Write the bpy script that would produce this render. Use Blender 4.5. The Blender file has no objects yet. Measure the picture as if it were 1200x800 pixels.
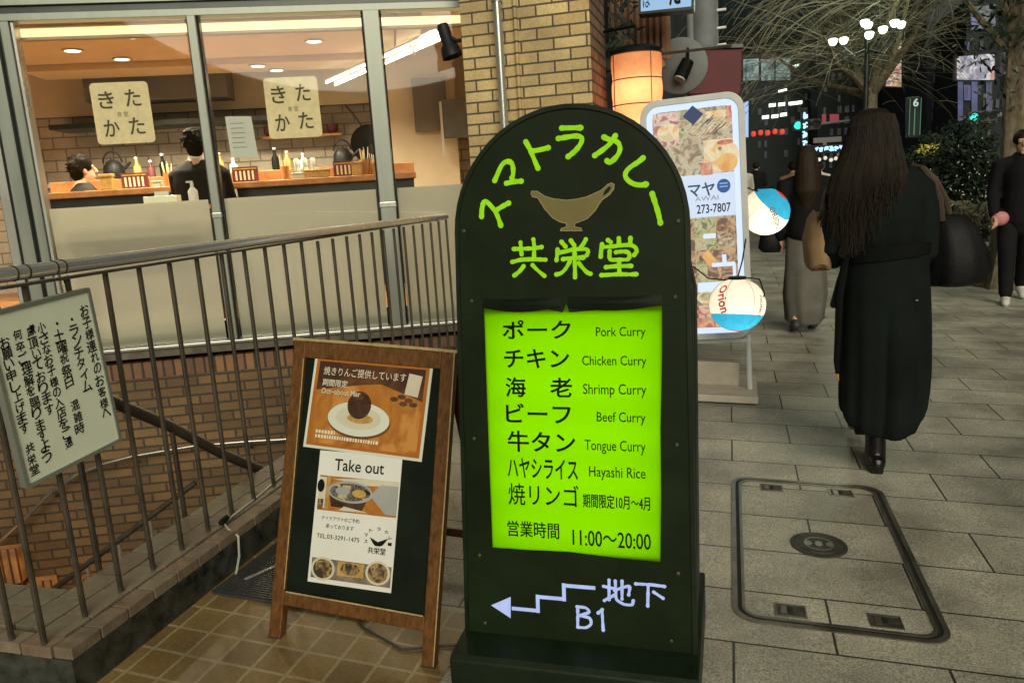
import bpy, math, random
from mathutils import Vector, Matrix, noise
random.seed(7)
R = math.radians
C = bpy.context.scene.collection
SC = bpy.context.scene

# ------------------------------------------------------------------ camera
cam_d = bpy.data.cameras.new('camera'); cam = bpy.data.objects.new('camera', cam_d); C.objects.link(cam)
cam_d.sensor_width = 36; cam_d.lens = 27.24; cam_d.clip_start = 0.05; cam_d.clip_end = 600
cam.matrix_world = Matrix((((0.9624306, 0.0054684, 0.2714726, 0), (0.2646780, 0.2042568, -0.9424567, 0), (-0.0606038, 0.9789021, 0.1951357, 1.42), (0, 0, 0, 1))))
SC.camera = cam

# ------------------------------------------------------------------ night sky, soft sky-glow, exposure
wd = bpy.data.worlds.new('World'); SC.world = wd; wd.use_nodes = True
nt = wd.node_tree
sky = nt.nodes.new('ShaderNodeTexSky'); sky.sky_type = 'NISHITA'; sky.sun_disc = False
sky.sun_elevation = R(-2.0); sky.sun_rotation = R(180)
bg = nt.nodes['Background']; bg.inputs['Strength'].default_value = 0.10
tint = nt.nodes.new('ShaderNodeMix'); tint.data_type = 'RGBA'; tint.blend_type = 'MULTIPLY'; tint.inputs['Factor'].default_value = 1.0
tint.inputs['B'].default_value = (0.42, 0.95, 1.35, 1)      # cool city night
nt.links.new(sky.outputs[0], tint.inputs['A']); nt.links.new(tint.outputs['Result'], bg.inputs['Color'])
sun_d = bpy.data.lights.new('sun', 'SUN'); sun_d.energy = 3.25; sun_d.angle = R(48); sun_d.color = (1.0, 0.93, 0.74)
sun = bpy.data.objects.new('sun', sun_d); C.objects.link(sun)
sun.rotation_euler = (R(52), R(33), R(0))
SC.view_settings.view_transform = 'Standard'; SC.view_settings.look = 'None'
SC.view_settings.exposure = 0.0; SC.view_settings.gamma = 1.0
try: SC.view_settings.use_curve_mapping = False
except Exception: pass
SC.render.engine = 'CYCLES'
SC.cycles.use_denoising = True
SC.cycles.max_bounces = 8; SC.cycles.transparent_max_bounces = 12
SC.cycles.sample_clamp_indirect = 4.0

# ------------------------------------------------------------------ materials
def nodes(m): return m.node_tree.nodes, m.node_tree.links
def mat(name, col, rough=0.6, metal=0.0, var=0.25, scale=8.0, bump=0.0, bscale=60.0, spec=0.5, stretch=None):
    m = bpy.data.materials.new(name); m.use_nodes = True
    N, Lk = nodes(m); b = N['Principled BSDF']
    b.inputs['Roughness'].default_value = rough; b.inputs['Metallic'].default_value = metal
    b.inputs['Specular IOR Level'].default_value = spec
    tc = N.new('ShaderNodeTexCoord'); src = tc.outputs['Object']
    if stretch:
        mp = N.new('ShaderNodeMapping'); mp.inputs['Scale'].default_value = stretch
        Lk.new(src, mp.inputs['Vector']); src = mp.outputs[0]
    nz = N.new('ShaderNodeTexNoise'); nz.inputs['Scale'].default_value = scale; nz.inputs['Detail'].default_value = 6
    nz.inputs['Roughness'].default_value = 0.65
    Lk.new(src, nz.inputs['Vector'])
    rp = N.new('ShaderNodeValToRGB')
    lo = [max(0, c * (1 - var)) for c in col]; hi = [min(1, c * (1 + var)) for c in col]
    rp.color_ramp.elements[0].position = 0.3; rp.color_ramp.elements[1].position = 0.7
    rp.color_ramp.elements[0].color = (*lo, 1); rp.color_ramp.elements[1].color = (*hi, 1)
    Lk.new(nz.outputs['Fac'], rp.inputs['Fac']); Lk.new(rp.outputs['Color'], b.inputs['Base Color'])
    mr = N.new('ShaderNodeMapRange'); mr.inputs['To Min'].default_value = max(0.02, rough - 0.12); mr.inputs['To Max'].default_value = min(1, rough + 0.12)
    Lk.new(nz.outputs['Fac'], mr.inputs['Value']); Lk.new(mr.outputs[0], b.inputs['Roughness'])
    if bump:
        n2 = N.new('ShaderNodeTexNoise'); n2.inputs['Scale'].default_value = bscale; n2.inputs['Detail'].default_value = 5
        Lk.new(src, n2.inputs['Vector'])
        bp = N.new('ShaderNodeBump'); bp.inputs['Strength'].default_value = bump; bp.inputs['Distance'].default_value = 0.01
        Lk.new(n2.outputs['Fac'], bp.inputs['Height']); Lk.new(bp.outputs[0], b.inputs['Normal'])
    return m
def emis(name, col, strength=1.0, base=(0.06, 0.06, 0.06), var=0.0, scale=6.0):
    m = mat(name, base, 0.5, var=0.05, spec=0.1); N, Lk = nodes(m); b = N['Principled BSDF']
    b.inputs['Emission Color'].default_value = (*col, 1); b.inputs['Emission Strength'].default_value = strength
    if var:
        tc = N.new('ShaderNodeTexCoord'); nz = N.new('ShaderNodeTexNoise'); nz.inputs['Scale'].default_value = scale; nz.inputs['Detail'].default_value = 3
        Lk.new(tc.outputs['Object'], nz.inputs['Vector'])
        rp = N.new('ShaderNodeValToRGB'); rp.color_ramp.elements[0].position = .35; rp.color_ramp.elements[1].position = .65
        rp.color_ramp.elements[0].color = (*[c * (1 - var) for c in col], 1); rp.color_ramp.elements[1].color = (*col, 1)
        Lk.new(nz.outputs['Fac'], rp.inputs['Fac']); Lk.new(rp.outputs['Color'], b.inputs['Emission Color'])
    return m
def food(name, cols, strength, scale, glow=True, vor=True):
    """printed picture: blotchy colours, backlit when glow"""
    m = bpy.data.materials.new(name); m.use_nodes = True
    N, Lk = nodes(m); b = N['Principled BSDF']; b.inputs['Roughness'].default_value = 0.35
    tc = N.new('ShaderNodeTexCoord'); nz = N.new('ShaderNodeTexNoise'); nz.inputs['Scale'].default_value = scale
    nz.inputs['Detail'].default_value = 4; nz.inputs['Distortion'].default_value = 1.2
    Lk.new(tc.outputs['Object'], nz.inputs['Vector'])
    rp = N.new('ShaderNodeValToRGB'); k = len(cols)
    while len(rp.color_ramp.elements) < k: rp.color_ramp.elements.new(0.5)
    for i, c in enumerate(cols):
        rp.color_ramp.elements[i].position = 0.38 + 0.24 * i / max(1, k - 1); rp.color_ramp.elements[i].color = (*c, 1)
    Lk.new(nz.outputs['Fac'], rp.inputs['Fac'])
    if glow:
        Lk.new(rp.outputs['Color'], b.inputs['Emission Color']); b.inputs['Emission Strength'].default_value = strength
        b.inputs['Base Color'].default_value = (0.1, 0.1, 0.1, 1)
    else:
        Lk.new(rp.outputs['Color'], b.inputs['Base Color'])
    return m
def bricky(name, dirv, off, bw, rh, c1, c2, mortar, msize=0.008, spread=0.5, rough=0.75, bump=0.5, offset=0.5, speck=0.25, shear=0.0, spscale=90, smooth=0.1, dirt=0.35):
    """brick / paver / tile pattern in metres: u = dot(P, dirv), v = dot(P, dir2)"""
    m = bpy.data.materials.new(name); m.use_nodes = True
    N, Lk = nodes(m); b = N['Principled BSDF']
    g = N.new('ShaderNodeNewGeometry')
    d1, d2 = dirv
    def dot(d):
        v = N.new('ShaderNodeVectorMath'); v.operation = 'DOT_PRODUCT'; v.inputs[1].default_value = d; Lk.new(g.outputs['Position'], v.inputs[0]); return v.outputs['Value']
    cmb = N.new('ShaderNodeCombineXYZ')
    def addv(o, k):
        a = N.new('ShaderNodeMath'); a.inputs[1].default_value = k; Lk.new(o, a.inputs[0]); return a.outputs[0]
    Lk.new(addv(dot(d1), off[0]), cmb.inputs[0]); Lk.new(addv(dot(d2), off[1]), cmb.inputs[1])
    # slight wobble so that joints are not ruler-straight
    bt = N.new('ShaderNodeTexBrick'); bt.offset = offset; bt.squash = 1
    bt.inputs['Scale'].default_value = 1; bt.inputs['Mortar Size'].default_value = msize; bt.inputs['Mortar Smooth'].default_value = smooth
    bt.inputs['Bias'].default_value = 0; bt.inputs['Brick Width'].default_value = bw; bt.inputs['Row Height'].default_value = rh
    bt.inputs['Color1'].default_value = (*c1, 1); bt.inputs['Color2'].default_value = (*c2, 1); bt.inputs['Mortar'].default_value = (*mortar, 1)
    Lk.new(cmb.outputs[0], bt.inputs['Vector'])
    n1 = N.new('ShaderNodeTexNoise'); n1.inputs['Scale'].default_value = spscale; n1.inputs['Detail'].default_value = 8; n1.inputs['Roughness'].default_value = .75
    Lk.new(g.outputs['Position'], n1.inputs['Vector'])
    n2 = N.new('ShaderNodeTexNoise'); n2.inputs['Scale'].default_value = 2.3; n2.inputs['Detail'].default_value = 7; n2.inputs['Roughness'].default_value = .6
    Lk.new(g.outputs['Position'], n2.inputs['Vector'])
    def mr(o, lo, hi, a=.3, bb=.7):
        q = N.new('ShaderNodeMapRange'); q.inputs['From Min'].default_value = a; q.inputs['From Max'].default_value = bb
        q.inputs['To Min'].default_value = lo; q.inputs['To Max'].default_value = hi; Lk.new(o, q.inputs['Value']); return q.outputs[0]
    def mulc(c, f):
        q = N.new('ShaderNodeMix'); q.data_type = 'RGBA'; q.blend_type = 'MULTIPLY'; q.inputs['Factor'].default_value = 1
        Lk.new(c, q.inputs['A']); Lk.new(f, q.inputs['B']); return q.outputs['Result']
    c = mulc(bt.outputs['Color'], mr(n1.outputs['Fac'], 1 - speck, 1 + speck))
    c = mulc(c, mr(n2.outputs['Fac'], 1 - dirt, 1 + dirt * .5))
    Lk.new(c, b.inputs['Base Color'])
    Lk.new(mr(n2.outputs['Fac'], max(.05, rough - .15), min(1, rough + .15)), b.inputs['Roughness'])
    inv = N.new('ShaderNodeMath'); inv.operation = 'SUBTRACT'; inv.inputs[0].default_value = 1; Lk.new(bt.outputs['Fac'], inv.inputs[1])
    ad = N.new('ShaderNodeMath'); ad.operation = 'MULTIPLY_ADD'; ad.inputs[1].default_value = 0.25
    Lk.new(n1.outputs['Fac'], ad.inputs[0]); Lk.new(inv.outputs[0], ad.inputs[2])
    bp = N.new('ShaderNodeBump'); bp.inputs['Strength'].default_value = bump; bp.inputs['Distance'].default_value = 0.006
    Lk.new(ad.outputs[0], bp.inputs['Height']); Lk.new(bp.outputs[0], b.inputs['Normal'])
    return m
def glassy(name, tint=(1, 1, 1)):
    m = bpy.data.materials.new(name); m.use_nodes = True; N, Lk = nodes(m); N.remove(N['Principled BSDF'])
    o = N['Material Output']; t = N.new('ShaderNodeBsdfTransparent'); t.inputs[0].default_value = (*tint, 1)
    gl = N.new('ShaderNodeBsdfGlossy'); gl.inputs['Roughness'].default_value = 0.02
    fr = N.new('ShaderNodeFresnel'); fr.inputs['IOR'].default_value = 1.5
    mx = N.new('ShaderNodeMixShader'); Lk.new(fr.outputs[0], mx.inputs[0]); Lk.new(t.outputs[0], mx.inputs[1]); Lk.new(gl.outputs[0], mx.inputs[2])
    Lk.new(mx.outputs[0], o.inputs['Surface']); return m
def frosty(name, col, trans=0.55, gloss=0.12, grough=0.28):
    m = bpy.data.materials.new(name); m.use_nodes = True; N, Lk = nodes(m); N.remove(N['Principled BSDF']); o = N['Material Output']
    d = N.new('ShaderNodeBsdfDiffuse'); d.inputs[0].default_value = (*col, 1)
    t = N.new('ShaderNodeBsdfTranslucent'); t.inputs[0].default_value = (*col, 1)
    gl = N.new('ShaderNodeBsdfGlossy'); gl.inputs['Roughness'].default_value = grough
    a = N.new('ShaderNodeMixShader'); a.inputs[0].default_value = trans; Lk.new(d.outputs[0], a.inputs[1]); Lk.new(t.outputs[0], a.inputs[2])
    b = N.new('ShaderNodeMixShader'); b.inputs[0].default_value = gloss; Lk.new(a.outputs[0], b.inputs[1]); Lk.new(gl.outputs[0], b.inputs[2])
    Lk.new(b.outputs[0], o.inputs['Surface']); return m

M = {}
M['black_paint'] = mat('black_paint', (0.008, 0.0145, 0.005), 0.5, spec=0.12, var=0.3, scale=5, bump=0.06, bscale=25)
M['green_black'] = mat('green_black', (0.008, 0.0145, 0.007), 0.42, spec=0.18, var=0.35, scale=6, bump=0.1, bscale=30)
M['black'] = mat('black', (0.010, 0.010, 0.010), 0.5, spec=.25)
M['ink'] = mat('ink', (0.005, 0.007, 0.004), 0.6, spec=.12, var=0.1)
M['metal'] = mat('metal', (0.55, 0.55, 0.50), 0.28, 0.7, var=0.10, scale=4, stretch=(1, 1, 0.2))
M['dark_metal'] = mat('dark_metal', (0.062, 0.050, 0.034), 0.42, 0.3, var=0.4, scale=12, bump=0.1)
M['rail_metal'] = mat('rail_metal', (0.74, 0.73, 0.68), 0.24, 0.8, var=0.06, scale=10, bump=0.05)
M['frame_metal'] = mat('frame_metal', (0.26, 0.28, 0.24), 0.36, 0.5, var=0.14, scale=3, stretch=(3, 3, .3))
M['dark_frame'] = mat('dark_frame', (0.05, 0.055, 0.05), 0.3, 0.6, var=0.3, scale=3)
M['wood'] = mat('wood', (0.105, 0.044, 0.011), 0.5, spec=.22, var=0.45, scale=14, stretch=(6, 6, 0.7), bump=0.12, bscale=40)
M['wood_edge'] = mat('wood_edge', (0.33, 0.25, 0.11), 0.5, var=0.3, scale=14)
M['counter_wood'] = mat('counter_wood', (0.42, 0.19, 0.06), 0.4, var=0.3, scale=9)
M['paper'] = mat('paper', (0.55, 0.57, 0.48), 0.7, var=0.06, scale=6)
M['paper_white'] = mat('paper_white', (0.62, 0.63, 0.58), 0.6, var=0.05)
M['washi'] = mat('washi', (0.80, 0.69, 0.45), 0.8, var=0.10, scale=25)
M['whiteboard'] = mat('whiteboard', (0.72, 0.78, 0.62), 0.35, var=0.06, scale=3)
M['cream_wall'] = mat('cream_wall', (0.68, 0.59, 0.43), 0.8, var=0.08, scale=3)
M['ceiling'] = mat('ceiling', (0.60, 0.50, 0.34), 0.8, var=0.08, scale=3)
M['soffit'] = mat('soffit', (0.58, 0.46, 0.29), 0.8, var=0.08, scale=3)
M['grey_wall'] = mat('grey_wall', (0.15, 0.14, 0.125), 0.8, var=0.15, scale=3)
M['suit'] = mat('suit', (0.013, 0.012, 0.011), 0.8, spec=0.12, var=0.3, scale=10)
M['skin'] = mat('skin', (0.50, 0.29, 0.20), 0.55, var=0.1, scale=12)
M['hair'] = mat('hair', (0.015, 0.0105, 0.0072), 0.6, spec=0.12, var=0.5, scale=40, stretch=(1, 1, 0.06), bump=0.4, bscale=90)
M['hair_brown'] = mat('hair_brown', (0.022, 0.015, 0.009), 0.6, spec=0.12, var=0.4, scale=40, stretch=(1, 1, 0.06), bump=0.3, bscale=90)
M['coat'] = mat('coat', (0.0055, 0.0085, 0.0075), 0.85, spec=0.12, var=0.4, scale=5, bump=0.25, bscale=300)
M['leather'] = mat('leather', (0.005, 0.0048, 0.005), 0.6, spec=0.2, var=0.3, scale=10, bump=0.2, bscale=80)
M['strap'] = mat('strap', (0.05, 0.032, 0.02), 0.6, var=0.2)
M['tote'] = mat('tote', (0.26, 0.17, 0.09), 0.8, spec=0.12, var=0.15, scale=8, bump=0.2, bscale=200)
M['trouser'] = mat('trouser', (0.110, 0.106, 0.088), 0.85, spec=0.12, var=0.2, scale=6)
M['white_cloth'] = mat('white_cloth', (0.50, 0.48, 0.44), 0.8, spec=0.12, var=0.1)
M['blue_cloth'] = mat('blue_cloth', (0.03, 0.06, 0.16), 0.8, spec=0.12)
M['dark_cloth'] = mat('dark_cloth', (0.008, 0.008, 0.009), 0.85, spec=0.12)
M['pink'] = mat('pink', (0.42, 0.16, 0.18), 0.6)
M['rubber'] = mat('rubber', (0.03, 0.03, 0.03), 0.6)
M['plaster_dark'] = mat('plaster_dark', (0.022, 0.028, 0.030), 0.7, var=0.4, scale=1)
M['concrete'] = mat('concrete', (0.16, 0.17, 0.17), 0.75, var=0.2, scale=3)
M['base_board'] = mat('base_board', (0.44, 0.39, 0.31), 0.6, var=0.2, scale=6, stretch=(1, 4, 1))
M['white_plastic'] = mat('white_plastic', (0.55, 0.56, 0.54), 0.4, var=0.08)
M['marble_black'] = mat('marble_black', (0.030, 0.032, 0.026), 0.3, var=0.9, scale=16)
M['coping'] = bricky('coping', ((0, 1, 0), (1, 0, 0)), (0, 1.80), 0.15, 0.104, (0.21, 0.17, 0.10), (0.13, 0.10, 0.065), (0.035, 0.03, 0.02), 0.005, dirt=.5, offset=0.5)
M['coping_side'] = mat('coping_side', (0.13, 0.10, 0.065), 0.7, var=0.4, scale=14)
M['paver'] = bricky('paver', ((1, 0, 0), (0, 1, 0)), (-0.004 + 60, -2.255 + 0.3215 * 40), 0.600, 0.3215, (0.365, 0.352, 0.275), (0.285, 0.278, 0.220), (0.035, 0.034, 0.028), 0.0042, rough=0.5, bump=0.5, speck=0.9, spscale=150, dirt=.5)
M['tile'] = bricky('tile', ((1, 0, 0), (0.055, 1, 0)), (1.754 + 12.1, -1.787 + 0.099 + 12.1), 0.121, 0.1212, (0.20, 0.133, 0.047), (0.135, 0.088, 0.033), (0.27, 0.215, 0.115), 0.006, rough=0.42, bump=0.5, offset=0.0, speck=0.3, dirt=.45)
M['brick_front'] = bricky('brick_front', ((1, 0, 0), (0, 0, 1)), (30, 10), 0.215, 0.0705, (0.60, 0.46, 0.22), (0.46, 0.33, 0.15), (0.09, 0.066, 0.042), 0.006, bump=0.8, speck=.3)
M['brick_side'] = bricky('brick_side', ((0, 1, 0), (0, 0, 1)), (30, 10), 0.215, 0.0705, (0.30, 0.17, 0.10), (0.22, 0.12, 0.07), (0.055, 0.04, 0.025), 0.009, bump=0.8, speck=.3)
cw, sw = math.cos(R(24)), math.sin(R(24))
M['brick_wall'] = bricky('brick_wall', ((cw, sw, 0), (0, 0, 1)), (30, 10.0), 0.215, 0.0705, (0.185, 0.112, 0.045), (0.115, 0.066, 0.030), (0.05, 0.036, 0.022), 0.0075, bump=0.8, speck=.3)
M['brick_soldier'] = bricky('brick_soldier', ((cw, sw, 0), (0, 0, 1)), (30, 10.0), 0.0705, 0.9, (0.25, 0.125, 0.055), (0.15, 0.075, 0.045), (0.04, 0.03, 0.02), 0.0085, offset=0, bump=0.8, speck=.3)
M['tile_inside'] = bricky('tile_inside', ((cw, sw, 0), (0, 0, 1)), (30, 10), 0.24, 0.12, (0.52, 0.46, 0.38), (0.45, 0.40, 0.33), (0.22, 0.18, 0.14), 0.008, bump=0.3)
def lampshade(name, col, noise_var=.15):
    m = bpy.data.materials.new(name); m.use_nodes = True; N, Lk = nodes(m); N.remove(N['Principled BSDF']); o = N['Material Output']
    tc = N.new('ShaderNodeTexCoord'); nz = N.new('ShaderNodeTexNoise'); nz.inputs['Scale'].default_value = 25; nz.inputs['Detail'].default_value = 5; Lk.new(tc.outputs['Object'], nz.inputs['Vector'])
    rp = N.new('ShaderNodeValToRGB'); rp.color_ramp.elements[0].color = (*[c * (1 - noise_var) for c in col], 1); rp.color_ramp.elements[1].color = (*col, 1); rp.color_ramp.elements[0].position = .3; rp.color_ramp.elements[1].position = .7; Lk.new(nz.outputs['Fac'], rp.inputs['Fac'])
    d = N.new('ShaderNodeBsdfDiffuse'); t = N.new('ShaderNodeBsdfTranslucent'); a = N.new('ShaderNodeMixShader'); a.inputs[0].default_value = .55
    Lk.new(rp.outputs[0], d.inputs[0]); Lk.new(rp.outputs[0], t.inputs[0]); Lk.new(d.outputs[0], a.inputs[1]); Lk.new(t.outputs[0], a.inputs[2]); Lk.new(a.outputs[0], o.inputs['Surface']); return m
M['shade_white'] = lampshade('shade_white', (.90, .86, .76), .10); M['shade_blue'] = lampshade('shade_blue', (.03, .30, .55)); M['shade_red'] = lampshade('shade_red', (.40, .04, .03)); M['shade_orange'] = lampshade('shade_orange', (.88, .47, .26))
def sheetlit(name, col, tr=.7):
    m = bpy.data.materials.new(name); m.use_nodes = True; N, Lk = nodes(m); N.remove(N['Principled BSDF']); o = N['Material Output']
    d = N.new('ShaderNodeBsdfDiffuse'); t = N.new('ShaderNodeBsdfTranslucent'); a = N.new('ShaderNodeMixShader'); a.inputs[0].default_value = tr
    d.inputs[0].default_value = (*[c * .4 for c in col], 1); t.inputs[0].default_value = (*col, 1); Lk.new(d.outputs[0], a.inputs[1]); Lk.new(t.outputs[0], a.inputs[2]); Lk.new(a.outputs[0], o.inputs['Surface']); return m
M['menu_sheet'] = sheetlit('menu_sheet', (.305, .82, .0))
M['glass'] = glassy('glass', (0.93, 0.95, 0.92))
M['frosted'] = frosty('frosted', (0.43, 0.415, 0.335), 0.28, 0.14, 0.25)
M['asphalt'] = mat('asphalt', (0.045, 0.045, 0.045), 0.7, var=0.3, scale=30, bump=0.2, bscale=120)
M['bark'] = mat('bark', (0.13, 0.105, 0.065), 0.9, var=0.6, scale=26, stretch=(1, 1, 0.35), bump=1.0, bscale=30)
M['twig'] = mat('twig', (0.115, 0.108, 0.072), 0.8, var=0.5, scale=3)
M['leaf'] = mat('leaf', (0.014, 0.026, 0.012), 0.5, var=0.6, scale=5)
M['leaf_glint'] = mat('leaf_glint', (0.75, 0.78, 0.68), 0.4, var=0.3, scale=5)
M['flower'] = mat('flower', (0.75, 0.62, 0.08), 0.6)
M['maroon'] = mat('maroon', (0.10, 0.016, 0.020), 0.6, var=0.25, scale=4)
M['wood_slats'] = mat('wood_slats', (0.26, 0.14, 0.075), 0.6, var=0.3, scale=20, stretch=(6, 6, .5))
M['pole_grey'] = mat('pole_grey', (0.15, 0.16, 0.165), 0.7, var=0.2, scale=6)
# light emitters
M['e_green'] = emis('e_green', (0.235, 0.66, 0.002), 1.0, (0.02, 0.05, 0.01))
M['e_letter'] = emis('e_letter', (0.29, 0.66, 0.002), 1.0, (0.03, 0.06, 0.01), var=0.18, scale=40)
M['e_arrow'] = emis('e_arrow', (0.43, 0.53, 0.88), 1.0, var=0.15, scale=30)
M['e_tube'] = emis('e_tube', (1.0, 0.86, 0.62), 10.0)
M['e_cove'] = emis('e_cove', (1.0, 0.74, 0.36), 1.6)
M['e_down'] = emis('e_down', (1.0, 0.82, 0.55), 5.0)
M['e_frame'] = emis('e_frame', (0.58, 0.70, 0.95), 1.2)
M['e_blue_white'] = emis('e_blue_white', (0.66, 0.77, 0.95), 0.95)
M['e_lantern'] = emis('e_lantern', (0.80, 0.24, 0.07), 1.0, var=0.25, scale=3)
M['e_paper'] = emis('e_paper', (0.95, 0.68, 0.44), 1.0)
M['e_sky_blue'] = emis('e_sky_blue', (0.02, 0.28, 0.55), 0.8)
M['e_white'] = emis('e_white', (0.9, 1.0, 0.88), 2.2)
M['e_lampwhite'] = emis('e_lampwhite', (0.86, 1.0, 0.82), 5.0)
M['e_window'] = emis('e_window', (0.36, 0.52, 0.50), 0.8, var=0.75, scale=1.5)
M['e_cyan'] = emis('e_cyan', (0.02, 0.75, 0.58), 1.5)
M['e_red'] = emis('e_red', (0.85, 0.05, 0.02), 0.9)
M['e_neonblue'] = emis('e_neonblue', (0.36, 0.68, 1.0), 2.0)
M['e_lightblue'] = emis('e_lightblue', (0.36, 0.62, 0.92), 0.8)
M['e_amber'] = emis('e_amber', (0.60, 0.20, 0.03), 0.45, var=0.6, scale=9)
M['e_violet'] = emis('e_violet', (0.10, 0.12, 0.30), 0.7, var=0.6, scale=2)
M['e_greenneon'] = emis('e_greenneon', (0.04, 0.28, 0.14), 0.8)
M['e_palegreen'] = emis('e_palegreen', (0.55, 0.80, 0.66), 0.8)
M['e_poster'] = food('e_poster', [(.30, .10, .06), (.75, .42, .22), (.8, .7, .6), (.30, .12, .10)], 0.8, 3.0)
M['e_billboard'] = food('e_billboard', [(.55, .20, .18), (.8, .75, .8), (.15, .15, .25), (.75, .75, .85)], 0.7, 1.1)
M['e_screen'] = food('e_screen', [(.30, .04, .02), (.02, .07, .30), (.03, .06, .06), (.03, .10, .35)], 0.7, .8)
M['f_beige'] = food('f_beige', [(.20, .13, .07), (.42, .34, .20), (.55, .48, .33), (.22, .18, .10)], 0.95, 16)
M['f_pink'] = food('f_pink', [(.35, .12, .10), (.62, .38, .32), (.66, .55, .45), (.30, .10, .08)], 1.02, 14)
M['f_orange'] = food('f_orange', [(.75, .33, .06), (.70, .42, .12), (.62, .25, .05)], 1.02, 6)
M['f_green'] = food('f_green', [(.18, .22, .06), (.40, .40, .20), (.55, .45, .25), (.12, .14, .05)], 0.95, 18)
M['f_brown'] = food('f_brown', [(.10, .04, .02), (.36, .18, .08), (.55, .35, .18), (.12, .05, .03)], 0.95, 15)
M['f_red'] = food('f_red', [(.45, .08, .04), (.60, .25, .15), (.65, .45, .3)], 0.95, 12)
M['f_broth'] = food('f_broth', [(.55, .42, .24), (.70, .58, .36), (.60, .35, .12)], 1.08, 9)
M['e_navy'] = emis('e_navy', (0.01, 0.04, 0.16), 0.7)
M['e_dim'] = emis('e_dim', (0.06, 0.055, 0.045), 0.7)
M['p_wood'] = food('p_wood', [(.26, .09, .012), (.40, .16, .025), (.33, .12, .02), (.48, .22, .05)], 1, 5, glow=False)
M['p_dark'] = food('p_dark', [(.05, .02, .01), (.12, .05, .02)], 1, 9, glow=False)
M['p_orange'] = mat('p_orange', (0.36, 0.115, 0.012), 0.4, var=0.1)
M['p_food'] = food('p_food', [(.05, .035, .02), (.20, .13, .06), (.35, .25, .10), (.10, .04, .02)], 1, 30, glow=False)
M['p_stew'] = food('p_stew', [(.02, .018, .015), (.16, .14, .12), (.04, .03, .02), (.42, .36, .2)], 1, 26, glow=False)
M['p_apple'] = mat('p_apple', (0.055, 0.022, 0.010), 0.4, var=0.5, scale=40)
M['p_grey'] = mat('p_grey', (0.30, 0.31, 0.29), 0.5, var=0.1)
M['p_text'] = mat('p_text', (0.70, 0.62, 0.45), 0.5, var=0.1)
M['gold'] = mat('gold', (0.135, 0.108, 0.026), 0.5, var=0.15, scale=6)
M['gold_edge'] = mat('gold_edge', (0.24, 0.215, 0.11), 0.5, var=0.15, scale=6)
M['red_ink'] = emis('red_ink', (0.30, 0.02, 0.015), 0.6, (0.3, 0.02, 0.02))
M['blue_ink'] = emis('blue_ink', (0.02, 0.06, 0.16), 0.6)
M['iron'] = mat('iron', (0.05, 0.047, 0.035), 0.55, 0.2, spec=.3, var=0.5, scale=30, bump=0.3)
M['steel_strip'] = mat('steel_strip', (0.17, 0.155, 0.12), 0.35, 0.7, var=0.4, scale=9)
M['stair_steel'] = mat('stair_steel', (0.36, 0.34, 0.29), 0.28, 0.85, var=0.1)
M['grate'] = mat('grate', (0.035, 0.036, 0.032), 0.5, 0.2)
M['deep'] = mat('deep', (0.008, 0.008, 0.007), 0.8)

M['cope_a'] = mat('cope_a', (.165, .135, .085), .7, var=.3, scale=18, bump=.2); M['cope_b'] = mat('cope_b', (.14, .105, .07), .7, var=.35, scale=18, bump=.2); M['cope_c'] = mat('cope_c', (.15, .135, .085), .7, var=.3, scale=18, bump=.2); M['cope_d'] = mat('cope_d', (.155, .108, .07), .7, var=.3, scale=18, bump=.2)
M['sill_brown'] = mat('sill_brown', (.10, .085, .06), .45, var=.4, scale=9)
M['tube_white'] = emis('tube_white', (1.0, .98, .9), 3.0)
M['film_gloss'] = mat('film_gloss', (0.008, 0.011, 0.007), 0.3, var=.1, spec=.06)
M['chalk'] = mat('chalk', (0.005, 0.0085, 0.0045), 0.7, spec=0.12, var=0.4, scale=7)
M['p_pale'] = mat('p_pale', (0.52, 0.48, 0.36), 0.5, var=0.08)
M['p_shadow'] = mat('p_shadow', (0.10, 0.04, 0.01), 0.5)
M['p_glaze'] = mat('p_glaze', (0.42, 0.26, 0.07), 0.4, var=0.3, scale=30)
M['p_pot'] = mat('p_pot', (0.06, 0.025, 0.012), 0.4, var=.4, scale=20)
M['p_bgfood'] = mat('p_bgfood', (0.16, 0.13, 0.10), 0.5, var=.6, scale=30)
M['grey_cable'] = mat('grey_cable', (0.30, 0.32, 0.26), 0.5)
M['e_circle'] = emis('e_circle', (0.01, 0.09, 0.36), 0.8)
M['cap_red'] = emis('cap_red', (0.22, 0.025, 0.015), 0.5, (.3, .03, .02))
M['seam'] = mat('seam', (0.30, 0.20, 0.12), 0.7)
M['e_brick'] = emis('e_brick', (0.22, 0.07, 0.03), 0.6)
M['brush_brown'] = mat('brush_brown', (.085, .06, .03), .7); M['brush_pale'] = mat('brush_pale', (.30, .25, .15), .7)
M['grey_panel'] = mat('grey_panel', (.12, .13, .13), .4)
M['eye_white'] = mat('eye_white', (.6, .58, .55), .3)
M['belt'] = mat('belt', (.004, .005, .005), .8, spec=.1)
M['boot'] = mat('boot', (.008, .007, .007), .3, var=.3, spec=.4)
M['lantern_rib'] = mat('lantern_rib', (.10, .03, .01), .7)
M['leaf_dark'] = mat('leaf_dark', (.03, .04, .03), .5)
M['e_panel'] = emis('e_panel', (.42, .45, .60), .8)
M['bolt_white'] = mat('bolt_white', (.75, .75, .72), .4)
M['plaster_far'] = mat('plaster_far', (.012, .018, .020), .9, var=.2, scale=.3); M['plaster_grey'] = mat('plaster_grey', (.040, .048, .060), .9, var=.2, scale=.3); M['plaster_mid'] = mat('plaster_mid', (.018, .026, .026), .9, var=.3, scale=.3)
M['e_dimwin'] = emis('e_dimwin', (.16, .13, .10), .8); M['e_pinkish'] = emis('e_pinkish', (.42, .06, .09), .6)
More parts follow.
